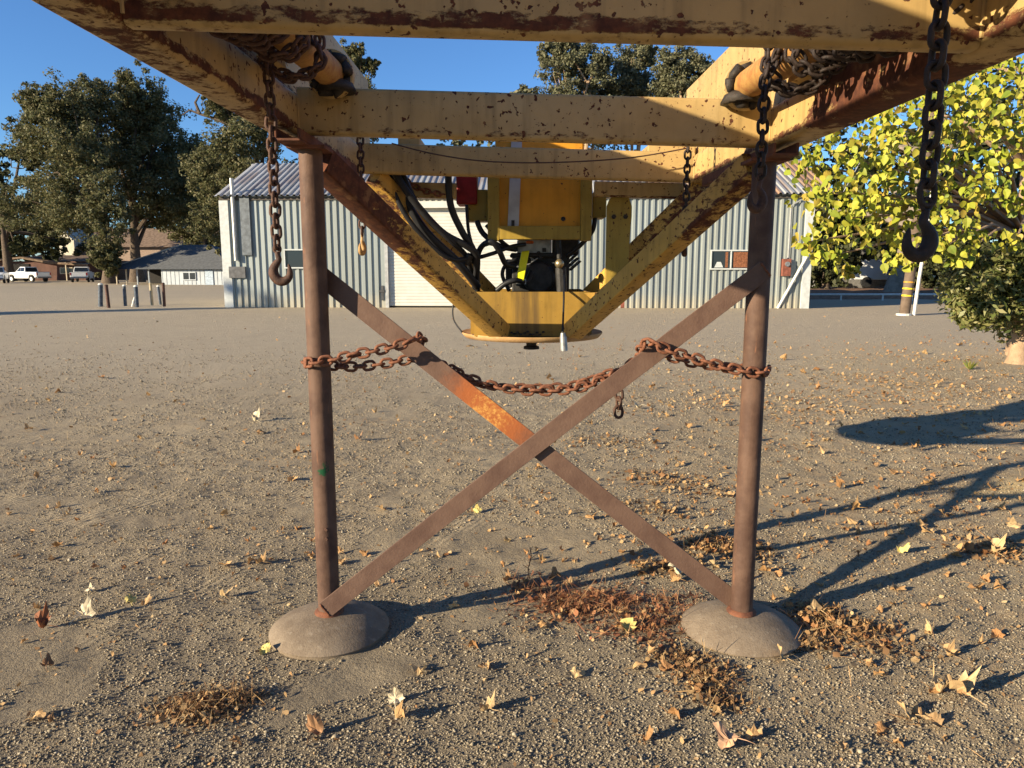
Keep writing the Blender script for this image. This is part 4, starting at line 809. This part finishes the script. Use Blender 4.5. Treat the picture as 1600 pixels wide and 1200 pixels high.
# pipe rollers hung inside the rails, with greasy collars and brackets
def roller(x, sgn):
    dz = -.027 * (x + .8)
    p0 = Vector((x, 1.15, 2.14 + dz)); p1 = Vector((x, 2.84, 2.205 + dz)); r = obj('roller_pipe', MB().tube([p0, p0.lerp(p1, .5), p1], .052, 24), M_PIPEY, FR, auto=50)
    m = MB()
    for i in range(9): a = i * .7; m.tube([p1 + Vector((.072 * math.cos(a), -.03 + .012 * (i % 3), .072 * math.sin(a) - .005)), p1 + Vector((.066 * math.cos(a + .8), .01, .066 * math.sin(a + .8)))], .018, 7)
    obj('greasy_collar', m, M_GREASE, r, smooth=True)
    obj('bearing_ring', MB().lathe([(.056, -.02), (.084, -.02), (.088, .0), (.084, .02), (.056, .02)], p1 + Vector((0, .012, 0)), 24, 'y'), M_YEL, FR, auto=40)
    obj('grime', MB().lathe([(.0, 0), (.075, 0), (.06, .03), (.02, .05), (0, .052)], p1 + Vector((-.02 * sgn, -.0, -.063)), 12), M_GREASE, FR, smooth=True)
    # short lug plate on the inside of the rail
    xx = RL + .062 if sgn < 0 else RR - .062
    obj('lug', MB().prism([(0, 0), (.16, 0), (.12, .075), (.08, .04), (.03, .09)], Vector((xx, 2.45, 2.157 - .027 * (xx + .8))), (0, 1, 0), (0, 0, 1), (-sgn, 0, 0), .05), M_YEL, FR)
    return p0, p1
pl0, pl1 = roller(-.665, -1); pr0, pr1 = roller(.862, 1)
b = MB().box((-.62, 4.155, 2.06), (-.50, 4.6, 2.20)).box((.74, 4.155, 2.02), (1.0, 4.5, 2.16)); obj('rear_bracket', b, M_YEL, FR, bevel=.006)

# ------------------------------------------------------------ chains
def link_mesh(name, pitch, width, wire, m, seg=18, n=7):
    L2 = pitch / 2 + wire * .5 - .0002; rr = (width - wire) / 2; L1 = max(L2 + wire * .5 - width / 2, .001); pts = []
    for k in range(seg // 2 + 1): a = -math.pi / 2 + math.pi * k / (seg // 2); pts.append((L1 + rr * math.cos(a), rr * math.sin(a), 0))
    for k in range(seg // 2 + 1): a = math.pi / 2 + math.pi * k / (seg // 2); pts.append((-L1 + rr * math.cos(a), rr * math.sin(a), 0))
    return mesh_from(name, MB().tube(pts, wire / 2, n, closed=True), m, smooth=True)
def resample(pts, pitch):
    P = [Vector(p) for p in pts]; out = [P[0]]; need = pitch
    for a, b_ in zip(P, P[1:]):
        d = (b_ - a).length; pos = 0.0
        while d - pos >= need: pos += need; out.append(a.lerp(b_, pos / d)); need = pitch
        need -= d - pos
    return out
def chain_links(t, pts, me, pitch, jit=.12, roll0=0.0):
    S = resample(pts, pitch); org = Vector(ORG[t.name])
    for i in range(len(S) - 1):
        a, b_ = S[i], S[i + 1]; d = (b_ - a).normalized(); ref = Vector((0, 1, 0)) if abs(d.y) < .8 else Vector((0, 0, 1))
        s = (ref - d * ref.dot(d)).normalized(); u = d.cross(s); R = Matrix((d, u, s)).transposed().to_4x4()
        R = R @ Matrix.Rotation(roll0 + (math.pi / 2 if i % 2 else 0) + random.gauss(0, jit), 4, 'X') @ Matrix.Rotation(random.gauss(0, jit * .4), 4, 'Z')
        share('link', me, t, Matrix.Translation((a + b_) / 2 - org) @ R)
    return S[-1]
def hook_mb(top, s, face=0.0):
    """eye hook: eye at the top, shank, deep bowl, pointed tip; s = height"""
    R = Matrix.Rotation(face, 3, 'Z'); m = MB()
    pth = [(0, -.16), (-.01, -.26), (-.03, -.36), (.05, -.47), (.11, -.58), (.12, -.70), (.07, -.82), (-.04, -.90), (-.17, -.89), (-.27, -.80), (-.30, -.68), (-.29, -.56), (-.27, -.46)]
    rad = [.055, .06, .068, .085, .105, .118, .118, .112, .10, .085, .066, .045, .012]
    m.tube(crv([top + R @ Vector((x * s, 0, z * s)) for x, z in pth], 4), [float(np.interp(i / 4, range(len(rad)), [r * s * 1.12 for r in rad])) for i in range((len(pth) - 1) * 4 + 1)], 12)
    ring = [top + R @ Vector((.085 * s * math.cos(a), 0, -.085 * s + .095 * s * math.sin(a))) for a in [2 * math.pi * k / 14 for k in range(14)]]
    m.tube(ring, .036 * s, 8, closed=True); return m
LK = {}
def links(m, pitch=.032, width=.038, wire=.0108):
    k = (m.name, pitch)
    if k not in LK: LK[k] = link_mesh('link', pitch, width, wire, m)
    return LK[k]
def coil(p0, p1, ya, yb, turns, r):
    ax = (p1 - p0); out = []
    n = int(turns * 14)
    for i in range(n + 1):
        f = i / n; y = ya + (yb - ya) * f + .02 * math.sin(f * 17); c = p0 + ax * ((y - p0.y) / ax.y); a = math.pi / 2 + f * turns * 2 * math.pi; rr = r * (1 + .22 * math.sin(f * 23) + (.5 if math.sin(a) < -.5 else 0) * (.5 + .5 * math.sin(f * 9)))
        out.append(c + Vector((rr * math.cos(a), 0, rr * math.sin(a))))
    return out
def hang(label, top, bot, hook_h, m, hookm, face, pre=None, pitch=.032, sway=0):
    t = thing('hook_chain', tuple(bot), label, 'chain', 'hook chains hanging from the yellow frame')
    top = Vector(top); bot = Vector(bot); pts = [top + (bot - top) * k / 12 + Vector((sway * math.sin(k * .9), 0, 0)) * (k / 12) for k in range(13)]
    if pre: pts = pre + pts
    end = chain_links(t, pts, links(m, pitch), pitch, .16)
    obj('hook', hook_mb(end + Vector((0, 0, .006)), hook_h, face), hookm, t, smooth=True); return t
# thick dark chain close by, its twin on the far rail, and the pair behind
y = 1.30; tp_ = AT(1478, -120, y); bt = AT(1446, 345, y); bt.x = tp_.x - .004; tp_.z = 2.2
cb = coil(pr0, pr1, 1.75, 1.25, 3, .085); hang('near black chain and large hook in front of the yellow-leaved tree', tp_, AT(1446, 342, 1.30), .105, M_CHAINK, M_CHAINK, 0.15, [p for p in cb])
cl = coil(pl0, pl1, 1.80, 2.42, 9, .074); vb = AT(433, 388, 2.30); hang('rusty chain and open hook in front of the gable of the corrugated building', Vector((vb.x, 2.3, 2.10)), vb, .120, M_CHAIND, M_CHAIND, math.pi, cl)
cr = coil(pr0, pr1, 1.80, 2.42, 9, .074); vb = AT(1187, 290, 2.30); hang('dark chain and hook hanging against a rusty pipe leg', Vector((vb.x, 2.3, 2.08)), vb, .115, M_CHAINK, M_CHAIND, .4, cr)
hang('slim rusty chain with pale worn hook beside the hose bundle', AT(562, 170, 3.60), AT(566, 372, 3.60), .105, M_CHAIND, M_HOOKL, 1.35)
hang('slim blackened chain with end-on hook in front of the two-pane window', AT(1077, 170, 3.60), AT(1070, 372, 3.60), .11, M_CHAINK, M_CHAIND, 1.45)
# the rusty chain draped between legs and braces
dc = thing('draped_chain', (.1, 2.8, 1.0), 'rusty chain draped between the two pipe legs and crossed braces', 'chain')
PT = .037; lm = link_mesh('link', PT, .046, .0125, M_CHAIN); lmd = link_mesh('link', PT, .046, .0125, M_CHAIND)
yf = LY - .066; yb = LY + .075
up_l = [AT(512, 566, LY + .07), AT(478, 567, LY), AT(485, 566, yf), AT(520, 562, yf), AT(560, 553, yf), AT(600, 545, yf), AT(640, 534, yf + .02), AT(655, 526, YA - .035), AT(662, 536, YA + .035), AT(650, 548, yb)]
chain_links(dc, crv(up_l, 6), lm, PT, .2)
lo_l = [AT(512, 570, yb - .01), AT(545, 573, yb), AT(590, 570, yb), AT(640, 562, yb), AT(690, 571, yb), AT(735, 592, yb), AT(790, 607, yb), AT(850, 611, yb), AT(905, 606, yb), AT(955, 588, yb), AT(1000, 560, yb)]
chain_links(dc, crv(lo_l, 6), lm, PT, .25)
mid2 = [AT(702, 575, yb + .05), AT(745, 600, yb + .04), AT(800, 605, yb + .04), AT(860, 607, yb + .04), AT(915, 597, yb + .04), AT(962, 580, yb + .03)]
chain_links(dc, crv(mid2, 6), lm, PT, .3, .8)
up_r = [AT(1000, 560, yb), AT(1003, 540, YB + .02), AT(1018, 533, YB - .03), AT(1040, 546, YB - .035), AT(1080, 558, yf), AT(1120, 570, yf), AT(1165, 580, yf), AT(1192, 583, yf + .01), AT(1201, 578, LY), AT(1185, 574, LY + .07)]
chain_links(dc, crv(up_r, 6), lm, PT, .2)
lo_r = [AT(1172, 576, yb), AT(1130, 574, yb), AT(1080, 566, yb), AT(1040, 556, yb), AT(1010, 548, yb)]
chain_links(dc, crv(lo_r, 6), lm, PT, .2)
tail = [AT(955, 585, yb + .02), AT(966, 600, yb + .02), AT(967, 616, yb + .02), AT(967, 630, yb + .02), AT(966, 652, yb + .02)]
chain_links(dc, crv(tail, 6), lmd, PT, .3)
# the slack bit of chain slung behind the beam
sc_ = thing('slung_chain', tuple(AT(680, 300, 4.3)), 'short rusty chain slung behind the yellow beam beside the red box', 'chain')
chain_links(sc_, crv([AT(632, 280, 4.3), AT(655, 295, 4.3), AT(685, 303, 4.3), AT(712, 305, 4.4)], 5), links(M_CHAIN), .032, .2)

# ------------------------------------------------------------ gravel, litter and fallen leaves
N = 150000; u = rng.random(N); y0_, y1_ = 1.9, 17.0
yy = 1 / (1 / y0_ - u * (1 / y0_ - 1 / y1_)); xx = rng.uniform(-1, 1, N) * (.74 * yy + .45)
keep = vnoise(xx, yy, 1.6, 11) + .6 * vnoise(xx, yy, 5, 12) > -.22 + .10 * np.clip(-xx, -1, 1) * 0; keep &= rng.random(N) < np.clip((17 - yy) / 9, 0, 1); xx, yy = xx[keep], yy[keep]; n = len(xx)
ok = (np.hypot(xx - LXL, yy - LY) > .25) & (np.hypot(xx - LXR, yy - LY) > .25); xx, yy = xx[ok], yy[ok]; n = len(xx)
s = .0018 + .0038 * rng.random(n) ** 3 + .0009 * np.clip(yy - 3, 0, 9); big = rng.random(n) < .012; s[big] *= 1.9
base = np.array([[1, 0, 0], [-1, 0, 0], [0, 1, 0], [0, -1, 0], [0, 0, 1], [0, 0, -1]], float)
P = base[None] * rng.uniform(.65, 1.3, (n, 6, 1)) + rng.normal(0, .18, (n, 6, 3)); th = rng.uniform(0, 6.28, n); c_, s_ = np.cos(th), np.sin(th)
Px = P[..., 0] * c_[:, None] - P[..., 1] * s_[:, None]; Py = P[..., 0] * s_[:, None] + P[..., 1] * c_[:, None]
V = np.stack([Px * s[:, None] * 1.25 + xx[:, None], Py * s[:, None] + yy[:, None], P[..., 2] * s[:, None] * .8 + (ground_z(xx, yy) + s * .35)[:, None]], -1)
f8 = np.array([[0, 2, 4], [2, 1, 4], [1, 3, 4], [3, 0, 4], [2, 0, 5], [1, 2, 5], [3, 1, 5], [0, 3, 5]])
F = (f8[None] + 6 * np.arange(n)[:, None, None]).reshape(-1, 3)
me = bpy.data.meshes.new('gravel'); np_mesh(me, V.reshape(-1, 3), F); me.materials.append(M_PEB); g = bpy.data.objects.new('gravel', me); COL.objects.link(g)
tag(g, 'loose grey brown grit and gravel stones over the yard', 'gravel', kind='stuff')
# litter: crumbs of leaf and twigs, scattered and in drifts
def frag(xs, ys, size, lift, zadd=0.0, name='leaf_litter', label='', m=M_LITTER, twig=.25):
    """crumpled torn bits (six corners, folded along the middle) and thin stems"""
    n = len(xs); P = np.stack([xs, ys, ground_z(xs, ys) + zadd + .003], -1); d = rand_unit(n); d[:, 2] *= lift; d /= np.linalg.norm(d, axis=1)[:, None]
    e = np.cross(d, rand_unit(n) * np.array([.6, .6, .2]) + np.array([0, 0, 1.0])); e /= np.linalg.norm(e, axis=1)[:, None] + 1e-9
    s = size * .80 * np.minimum(np.exp(rng.normal(-.45, .55, n)), 1.35); isT = rng.random(n) < twig; wv = np.where(isT, .0011, s * rng.uniform(.45, 1.0, n)); s = np.where(isT, s * rng.uniform(2, 5, n) + .004, s)
    nn = np.cross(d, e); a = d * s[:, None]; b = e * wv[:, None]; k = nn * (np.where(isT, .1, .55) * s * rng.uniform(-.7, 1, n))[:, None]
    P = P + np.abs(a[:, 2:3]) * np.array([0, 0, .9]); r = lambda lo, hi: rng.uniform(lo, hi, n)[:, None]; mid = np.where(isT, .12, 1.0)[:, None]
    V = np.stack([P - a, P - a * r(.2, .5) - b * r(.6, 1.1) + k, P + a * r(.2, .7) - b * r(.4, 1.0) + k * r(.2, 1), P + a * r(.8, 1.2), P + a * r(.1, .6) + b * r(.5, 1.1) + k * r(0, 1), P - a * r(.3, .6) + b * r(.4, 1) + k * r(.3, 1)], 1).reshape(-1, 3)
    F = (np.array([[0, 1, 5], [1, 2, 4], [1, 4, 5], [2, 3, 4]])[None] + 6 * np.arange(n)[:, None, None]).reshape(-1, 3)
    me = bpy.data.meshes.new(name); np_mesh(me, V, F); me.materials.append(m); o = bpy.data.objects.new(name, me); COL.objects.link(o); tag(o, label, 'leaf litter', kind='stuff'); return o
N = 13000; u = rng.random(N); yy = 1 / (1 / 1.95 - u * (1 / 1.95 - 1 / 26.0)); xx = rng.uniform(-1, 1, N) * (.74 * yy + .4)
dens = .45 + .55 * np.clip((xx + .3) / 1.6, 0, 1); dens *= np.clip((yy - 1.6) / 2.2, .3, 1); dens *= .35 + 1.3 * np.clip(vnoise(xx, yy, 1.3, 21) + vnoise(xx, yy, 4, 22) * .7 + .45, 0, 1); k = rng.random(N) < dens; ok = (np.hypot(xx - LXL, yy - LY) > .28) & (np.hypot(xx - LXR, yy - LY) > .28)
k &= ok; frag(xx[k], yy[k], .0115 + .0026 * np.clip(yy[k] - 3, 0, 7), .6, label='crumbled dry leaf bits and twigs scattered thinly over the yard', m=M_SCAT, twig=.15)
def drift(spots, size, lift, label, m=M_LITTER, twig=.3, dome=0.0):
    xs, ys, zz = [], [], []
    for (px, py, rx, ry, n) in spots:
        n = int(n * 1.35); rx *= 1.22; ry *= 1.2; c = G(px, py); a = rng.normal(0, .5, n) * rx; b = rng.normal(0, .5, n) * ry; xs.append(c.x + a); ys.append(c.y + b); zz.append(dome * np.exp(-((a / rx) ** 2 + (b / ry) ** 2) * 1.6) * rng.random(n))
    xs, ys, zz = map(np.concatenate, (xs, ys, zz)); frag(xs, ys, size, lift, zz, 'leaf_litter', label, m, twig)
drift([(318, 1105, .13, .085, 650), (375, 1095, .07, .05, 200), (300, 1125, .10, .06, 160)], .012, .6, 'small heap of golden brown leaf crumbs in front of the round steel disc', twig=.3, dome=.030)
drift([(880, 940, .20, .17, 620), (940, 945, .22, .15, 620), (1010, 985, .16, .10, 380), (830, 915, .12, .12, 200), (1050, 950, .16, .12, 260)], .016, .55, 'spread of reddish stems and leaf bits between the two legs', M_LITTERR, .45, .006)
drift([(1060, 1030, .10, .07, 260), (1105, 1065, .10, .08, 420), (1120, 1095, .10, .06, 300), (1085, 1045, .08, .08, 240)], .012, .5, 'curving trail of brown leaf crumbs in front of the second disc', twig=.15, dome=.007)
drift([(1275, 960, .09, .09, 260), (1300, 985, .16, .10, 300), (1265, 1010, .08, .06, 220), (1345, 985, .16, .10, 220), (1390, 1020, .2, .12, 180)], .016, .6, 'drift of dry leaf pieces piled against the second disc', twig=.15, dome=.006)
drift([(1105, 855, .16, .14, 320), (1165, 862, .12, .12, 200), (1030, 890, .16, .10, 220), (1000, 800, .3, .2, 200), (940, 690, .4, .25, 220), (1080, 760, .3, .3, 260), (1010, 745, .3, .2, 200)], .017, .55, 'leaf bits gathered behind the second pipe leg', twig=.15, dome=.006)
drift([(1550, 860, .16, .12, 160), (1380, 600, 1.6, 1.1, 700), (1500, 620, 1.8, 1.0, 700), (1250, 640, 1.6, .9, 500), (1450, 560, 2.2, 1.2, 500)], .026, .4, 'brown leaf pieces strewn under the yellow tree', M_SCAT, twig=.15)
drift([(560, 590, .8, .5, 160), (470, 720, .5, .3, 130), (720, 690, .6, .3, 130), (640, 660, .8, .3, 120)], .015, .5, 'thin leaf bits lying behind the first pipe leg', M_SCAT, twig=.2)

lobes = [(0, -.08), (.14, -.06), (.34, -.10), (.36, .06), (.50, .18), (.40, .27), (.42, .44), (.26, .46), (.16, .62), (.05, .80), (-.08, .78), (-.18, .60), (-.28, .47), (-.44, .42), (-.40, .27), (-.50, .16), (-.36, .04), (-.33, -.12), (-.13, -.05)]
def dry_leaf(curl, k):
    """lobed dry leaf, rolled and crumpled, with its stalk; about one unit across"""
    r = random.Random(k); m = MB(); n = len(lobes); vs = []
    ph, ax = r.uniform(0, 6.28), r.uniform(-.6, .6)
    def bend(x, y):
        t = x * math.cos(ax) + y * math.sin(ax); z = curl * t * t * 1.6 + .11 * math.sin(6 * x + ph) + .10 * math.sin(7 * y + 2 * ph) * (.6 + curl) + .05 * math.sin(13 * x + 9 * y + ph)
        return (x * (1 - .25 * curl), y * (1 - .2 * curl), z)
    out = [(x * r.uniform(.8, 1.15), y * r.uniform(.85, 1.12)) for x, y in lobes]; mid = [(x * .5, .2 + (y - .2) * .5) for x, y in out]
    vs = [bend(*p) for p in out] + [bend(*p) for p in mid] + [bend(0, .2)]
    fs = [(i, (i + 1) % n, n + (i + 1) % n, n + i) for i in range(n)] + [(n + i, n + (i + 1) % n, 2 * n) for i in range(n)]; m.add(vs, fs)
    b = bend(0, -.10); m.tube([b, (b[0] + .04, b[1] - .25, b[2] + .05), (b[0] + .14, b[1] - .5, b[2] + .02)], [.018, .014, .012], 4)
    zmin = min(v[2] for v in m.v); m.v = [(x, y, z - zmin) for x, y, z in m.v]; return m
LV = [mesh_from('fallen_leaf', dry_leaf(c, k), M_DRY) for k, c in enumerate((.2, .4, .55, .7, .9, 1.1, 1.3, 1.0, .5, .3))]
def leaf_mat(name, col):
    t = NT(name); c = t.obj(); return t.out(t.mix(t.step(t.noise(c, 2.2, 5), .4, .68), col, tuple(x * .55 for x in col)), .65)
def put_leaf(px, py, size, mesh, rz, tiltx, label, group=None, col=None, tilty=0.0):
    p = G(px, py); p.z = gz(p.x, p.y) + .001; o = bpy.data.objects.new('fallen_leaf', mesh); COL.objects.link(o)
    o.matrix_world = Matrix.Translation(p) @ Matrix.Rotation(rz, 4, 'Z') @ Matrix.Rotation(tiltx, 4, 'X') @ Matrix.Rotation(tilty, 4, 'Y') @ Matrix.Diagonal((size, size, size, 1))
    tag(o, label, 'leaf', group)
    if col:
        o.data = mesh.copy(); o.data.materials.clear(); o.data.materials.append(leaf_mat('leaf_tint', col))
    return o
CRM, TAN, YLW, RST, BRN = (.66, .55, .36), (.52, .35, .17), (.62, .50, .16), (.28, .10, .04), (.30, .16, .075)
GRP = 'larger dry leaves lying on the gravel'
for a in ((132, 972, .088, 4, -.5, .55, 'cream curled leaf standing on its edge beside a rust-red leaf', CRM), (70, 985, .075, 6, 1.4, .25, 'rust-red curled leaf lying beside the cream upright leaf', RST), (140, 930, .045, 1, .2, .5, 'small cream leaf just behind the cream upright leaf', CRM),
          (618, 1098, .060, 3, .1, 1.0, 'pale leaf standing upright on open gravel between the two discs', CRM), (765, 1115, .065, 5, 1.1, .2, 'tan rolled leaf with splayed lobes beyond the pale upright leaf', TAN), (984, 990, .062, 0, .6, .35, 'flat pale yellow leaf at the edge of the reddish stems', YLW), (492, 1150, .070, 7, -.4, .5, 'thin brown curled leaf below the first disc', BRN),
          (1500, 1095, .110, 5, .4, .35, 'largest tan leaf, a splayed curled one near a rolled neighbour', TAN), (1465, 1088, .075, 6, 2.2, .3, 'tan leaf touching the largest splayed leaf', TAN), (1424, 1126, .075, 7, 1.0, .1, 'tan rolled leaf with a long shadow in front of the splayed leaf', TAN), (1145, 1172, .080, 8, .9, .15, 'broad pinkish tan leaf lying flat at the picture bottom', (.55, .33, .19)),
          (1410, 866, .065, 2, -.6, .3, 'yellowish leaf between two dark leg shadows', YLW), (1555, 868, .085, 6, .3, .5, 'curled tan leaf in the clump lying across the leg shadow', TAN), (1515, 864, .070, 7, 1.7, .4, 'small curled leaf beside the clump on the leg shadow', BRN), (1278, 965, .080, 3, .2, .3, 'broad tan leaf leaning on the second disc', TAN),
          (1222, 1035, .070, 7, .9, .5, 'curled tan leaf against the front rim of the second disc', TAN), (1340, 795, .080, 5, 1.2, .1, 'orange-tan rolled leaf above the crossing shadows', (.58, .34, .13)), (745, 802, .055, 1, .3, 1.1, 'yellow leaf standing upright behind the braces', YLW), (400, 660, .10, 6, .8, .4, 'pale curled leaf beyond the first pipe leg', CRM),
          (560, 690, .085, 5, .5, .2, 'brown rolled leaf just past the first pipe leg', BRN), (1000, 640, .11, 4, .7, .1, 'pale curled leaf below the dangling chain end', CRM), (1060, 900, .07, 0, 1.2, .6, 'cream flat leaf beside the brace near the second leg', CRM), (75, 1046, .05, 4, .3, .3, 'small dark brown leaf near the picture edge', BRN), (1585, 830, .07, 1, .3, .7, 'tan leaf standing at the picture edge on pale sand', TAN), (414, 1022, .045, 2, .5, .5, 'small yellow leaf against the rim of the first disc', YLW), (205, 945, .05, 9, .5, .5, 'small yellowish crumpled leaf beyond the cream upright leaf', YLW)):
    put_leaf(a[0], a[1], a[2] * 1.22, LV[a[3]], a[4], a[5], a[6], GRP, a[7])
cnt = 0
while cnt < 270:
    u_ = random.random(); y_ = 1 / (1 / 2.1 - u_ * (1 / 2.1 - 1 / 15.0)); x_ = random.uniform(-1, 1) * (.72 * y_)
    if random.random() > (.30 + .70 * min(1, max(0, (x_ + .4) / 1.8))) * min(1, max(.3, (y_ - 1.6) / 2.4)) or math.hypot(x_ - LXL, y_ - LY) < .33 or math.hypot(x_ - LXR, y_ - LY) < .33: continue
    o = bpy.data.objects.new('fallen_leaf', random.choice(LV)); COL.objects.link(o); s_ = random.uniform(.024, .076) * (1 + .10 * max(0, y_ - 3))
    o.matrix_world = Matrix.Translation((x_, y_, gz(x_, y_) + .001)) @ Matrix.Rotation(random.uniform(0, 6.28), 4, 'Z') @ Matrix.Rotation(random.gauss(0, .28), 4, 'X') @ Matrix.Rotation(random.gauss(0, .25), 4, 'Y') @ Matrix.Diagonal((s_, s_, s_, 1))
    z_ = ('in front of the two discs' if y_ < 2.62 and -.75 < x_ < .95 else 'on the bare gravel in front of the first disc' if y_ < 2.9 and x_ <= -.75 else 'in front of the second disc and beyond its rim' if y_ < 2.9 else
          'lying between the two pipe legs behind the crossed braces' if y_ < 5 and abs(x_ - .1) < .9 else 'on the open gravel past the first pipe leg' if y_ < 5.5 and x_ < .1 else 'among the long leg shadows past the second pipe leg' if y_ < 5.5 else
          'far back on the yard before the roll-up door' if x_ < 1.5 else 'under the yellow-leaved tree')
    tag(o, 'small dry leaf, one of many, ' + z_, 'leaf', 'small dry leaves ' + z_); cnt += 1
# smaller broken leaves lying in numbers, too many to pick out one by one
LT = []
for k, c in enumerate((.1, .4, .7, 1.0, 1.3, .5)):
    m_ = dry_leaf(c, 40 + k); LT.append((np.array(m_.v), np.array([t3 for f in m_.f for t3 in [(f[0], f[i], f[i + 1]) for i in range(1, len(f) - 1)]])))
def scatter_leaves(spots, name, label, m):
    """spots: (x, y, rx, ry, count, smallest, largest)"""
    Vs, Fs, o_ = [], [], 0
    for (x, y, rx, ry, n, lo, hi) in spots:
        for _ in range(n):
            px, py = x + random.gauss(0, .5) * rx, y + random.gauss(0, .5) * ry
            if math.hypot(px - LXL, py - LY) < .25 or math.hypot(px - LXR, py - LY) < .24 or py < 1.7: continue
            v, f = random.choice(LT); sz = random.uniform(lo, hi); M3 = Matrix.Rotation(random.uniform(0, 6.28), 3, 'Z') @ Matrix.Rotation(random.gauss(0, .5), 3, 'X') @ Matrix.Rotation(random.gauss(0, .4), 3, 'Y')
            q = (v * np.array([1, random.uniform(.45, 1), 1])) @ np.array(M3).T * sz; q[:, 2] -= q[:, 2].min() * .8; Vs.append(q + np.array([px, py, gz(px, py) + .001])); Fs.append(f + o_); o_ += len(v)
    me = bpy.data.meshes.new(name); np_mesh(me, np.concatenate(Vs), np.concatenate(Fs)); me.materials.append(m); o = bpy.data.objects.new(name, me); COL.objects.link(o); tag(o, label, 'leaf litter', kind='stuff')
def gsp(px, py, rx, ry, n, lo, hi): c = G(px, py); return (c.x, c.y, rx, ry, n, lo, hi)
M_SCL = leafy('small_dry_leaves', [(.17, .075, .03), (.34, .165, .065), (.42, .235, .095), (.26, .12, .048), (.48, .32, .145), (.38, .20, .08)], .12, .75)
scatter_leaves([gsp(900, 945, .30, .17, 60, .012, .032), gsp(1010, 975, .18, .12, 45, .014, .035), gsp(1100, 1060, .12, .11, 45, .012, .03), gsp(1280, 975, .18, .14, 70, .016, .045), gsp(1350, 1000, .25, .14, 40, .016, .04), gsp(320, 1105, .14, .08, 40, .01, .024),
                gsp(1110, 858, .18, .14, 55, .02, .045), gsp(1165, 862, .14, .12, 35, .02, .045), gsp(1030, 885, .25, .14, 40, .016, .04), gsp(1555, 862, .18, .12, 40, .025, .05)], 'broken_leaves', 'small broken brown leaves mixed into the drifts beside the discs', M_SCL)
sp = []
for _ in range(46):
    y_ = 1 / (1 / 3.6 - random.random() * (1 / 3.6 - 1 / 11.0)); x_ = random.uniform(.1, .66) * y_; sp.append((x_, y_, random.uniform(.2, .9), random.uniform(.15, .6), random.randint(5, 22), .020, .052))
for _ in range(26):
    y_ = 1 / (1 / 3.4 - random.random() * (1 / 3.4 - 1 / 12.0)); x_ = random.uniform(-.62, .15) * y_; sp.append((x_, y_, random.uniform(.3, 1.0), random.uniform(.15, .5), random.randint(4, 12), .018, .045))
for _ in range(16):
    y_ = random.uniform(8, 16); x_ = random.uniform(.0, .62) * y_; sp.append((x_, y_, 1.4, 1.2, random.randint(8, 20), .03, .07))
scatter_leaves(sp, 'broken_leaves', 'small tan leaves strewn in loose patches over the middle of the yard', M_SCL)
# weld beads where the braces meet the legs
for (q, r_) in ((b0, .024), (b1, .03), (a1, .03)):
    t_ = (b1 - b0).normalized() if q is not a1 else (a1 - a0).normalized(); n_ = Vector((-t_.z, 0, t_.x))
    obj('weld_bead', MB().tube([q + n_ * k * .008 + Vector((random.uniform(-.002, .002), -.004 if q is not a1 else -.006, 0)) for k in range(-4, 5)], [.004 + .002 * (k % 2) for k in range(9)], 6), M_CHAN, FR, smooth=True)
# a dead weed stalk and a small green one
p = G(828, 905); w_ = MB().tube(crv([p, p + Vector((-.01, 0, .05)), p + Vector((.005, .0, .11)), p + Vector((.0, .01, .16))], 4), .0025, 5)
for i in range(7): q = p + Vector((0, 0, .03 + .018 * i)); w_.tube([q, q + Vector((random.uniform(-.04, .04), random.uniform(-.02, .02), .03))], .0014, 4)
tag(obj('dry_weed', w_, M_LITTERR, origin=tuple(p)), 'dead reddish weed stalk standing beside the stems between the legs', 'weed')
p = G(1515, 578); w_ = MB()
for i in range(22):
    d = Vector((random.gauss(0, .06), random.gauss(0, .06), random.uniform(.05, .16))); sd = d.cross(Vector((0, 1, 0))).normalized() * .012; w_.add([p, p + d * .5 - sd, p + d, p + d * .5 + sd], [(0, 1, 2, 3)])
tag(obj('green_weed', w_, leafy('weed_green', [(.10, .16, .03), (.25, .26, .06), (.40, .32, .09)]), origin=tuple(p)), 'small green weed growing near the trunk of the clipped shrub', 'weed')
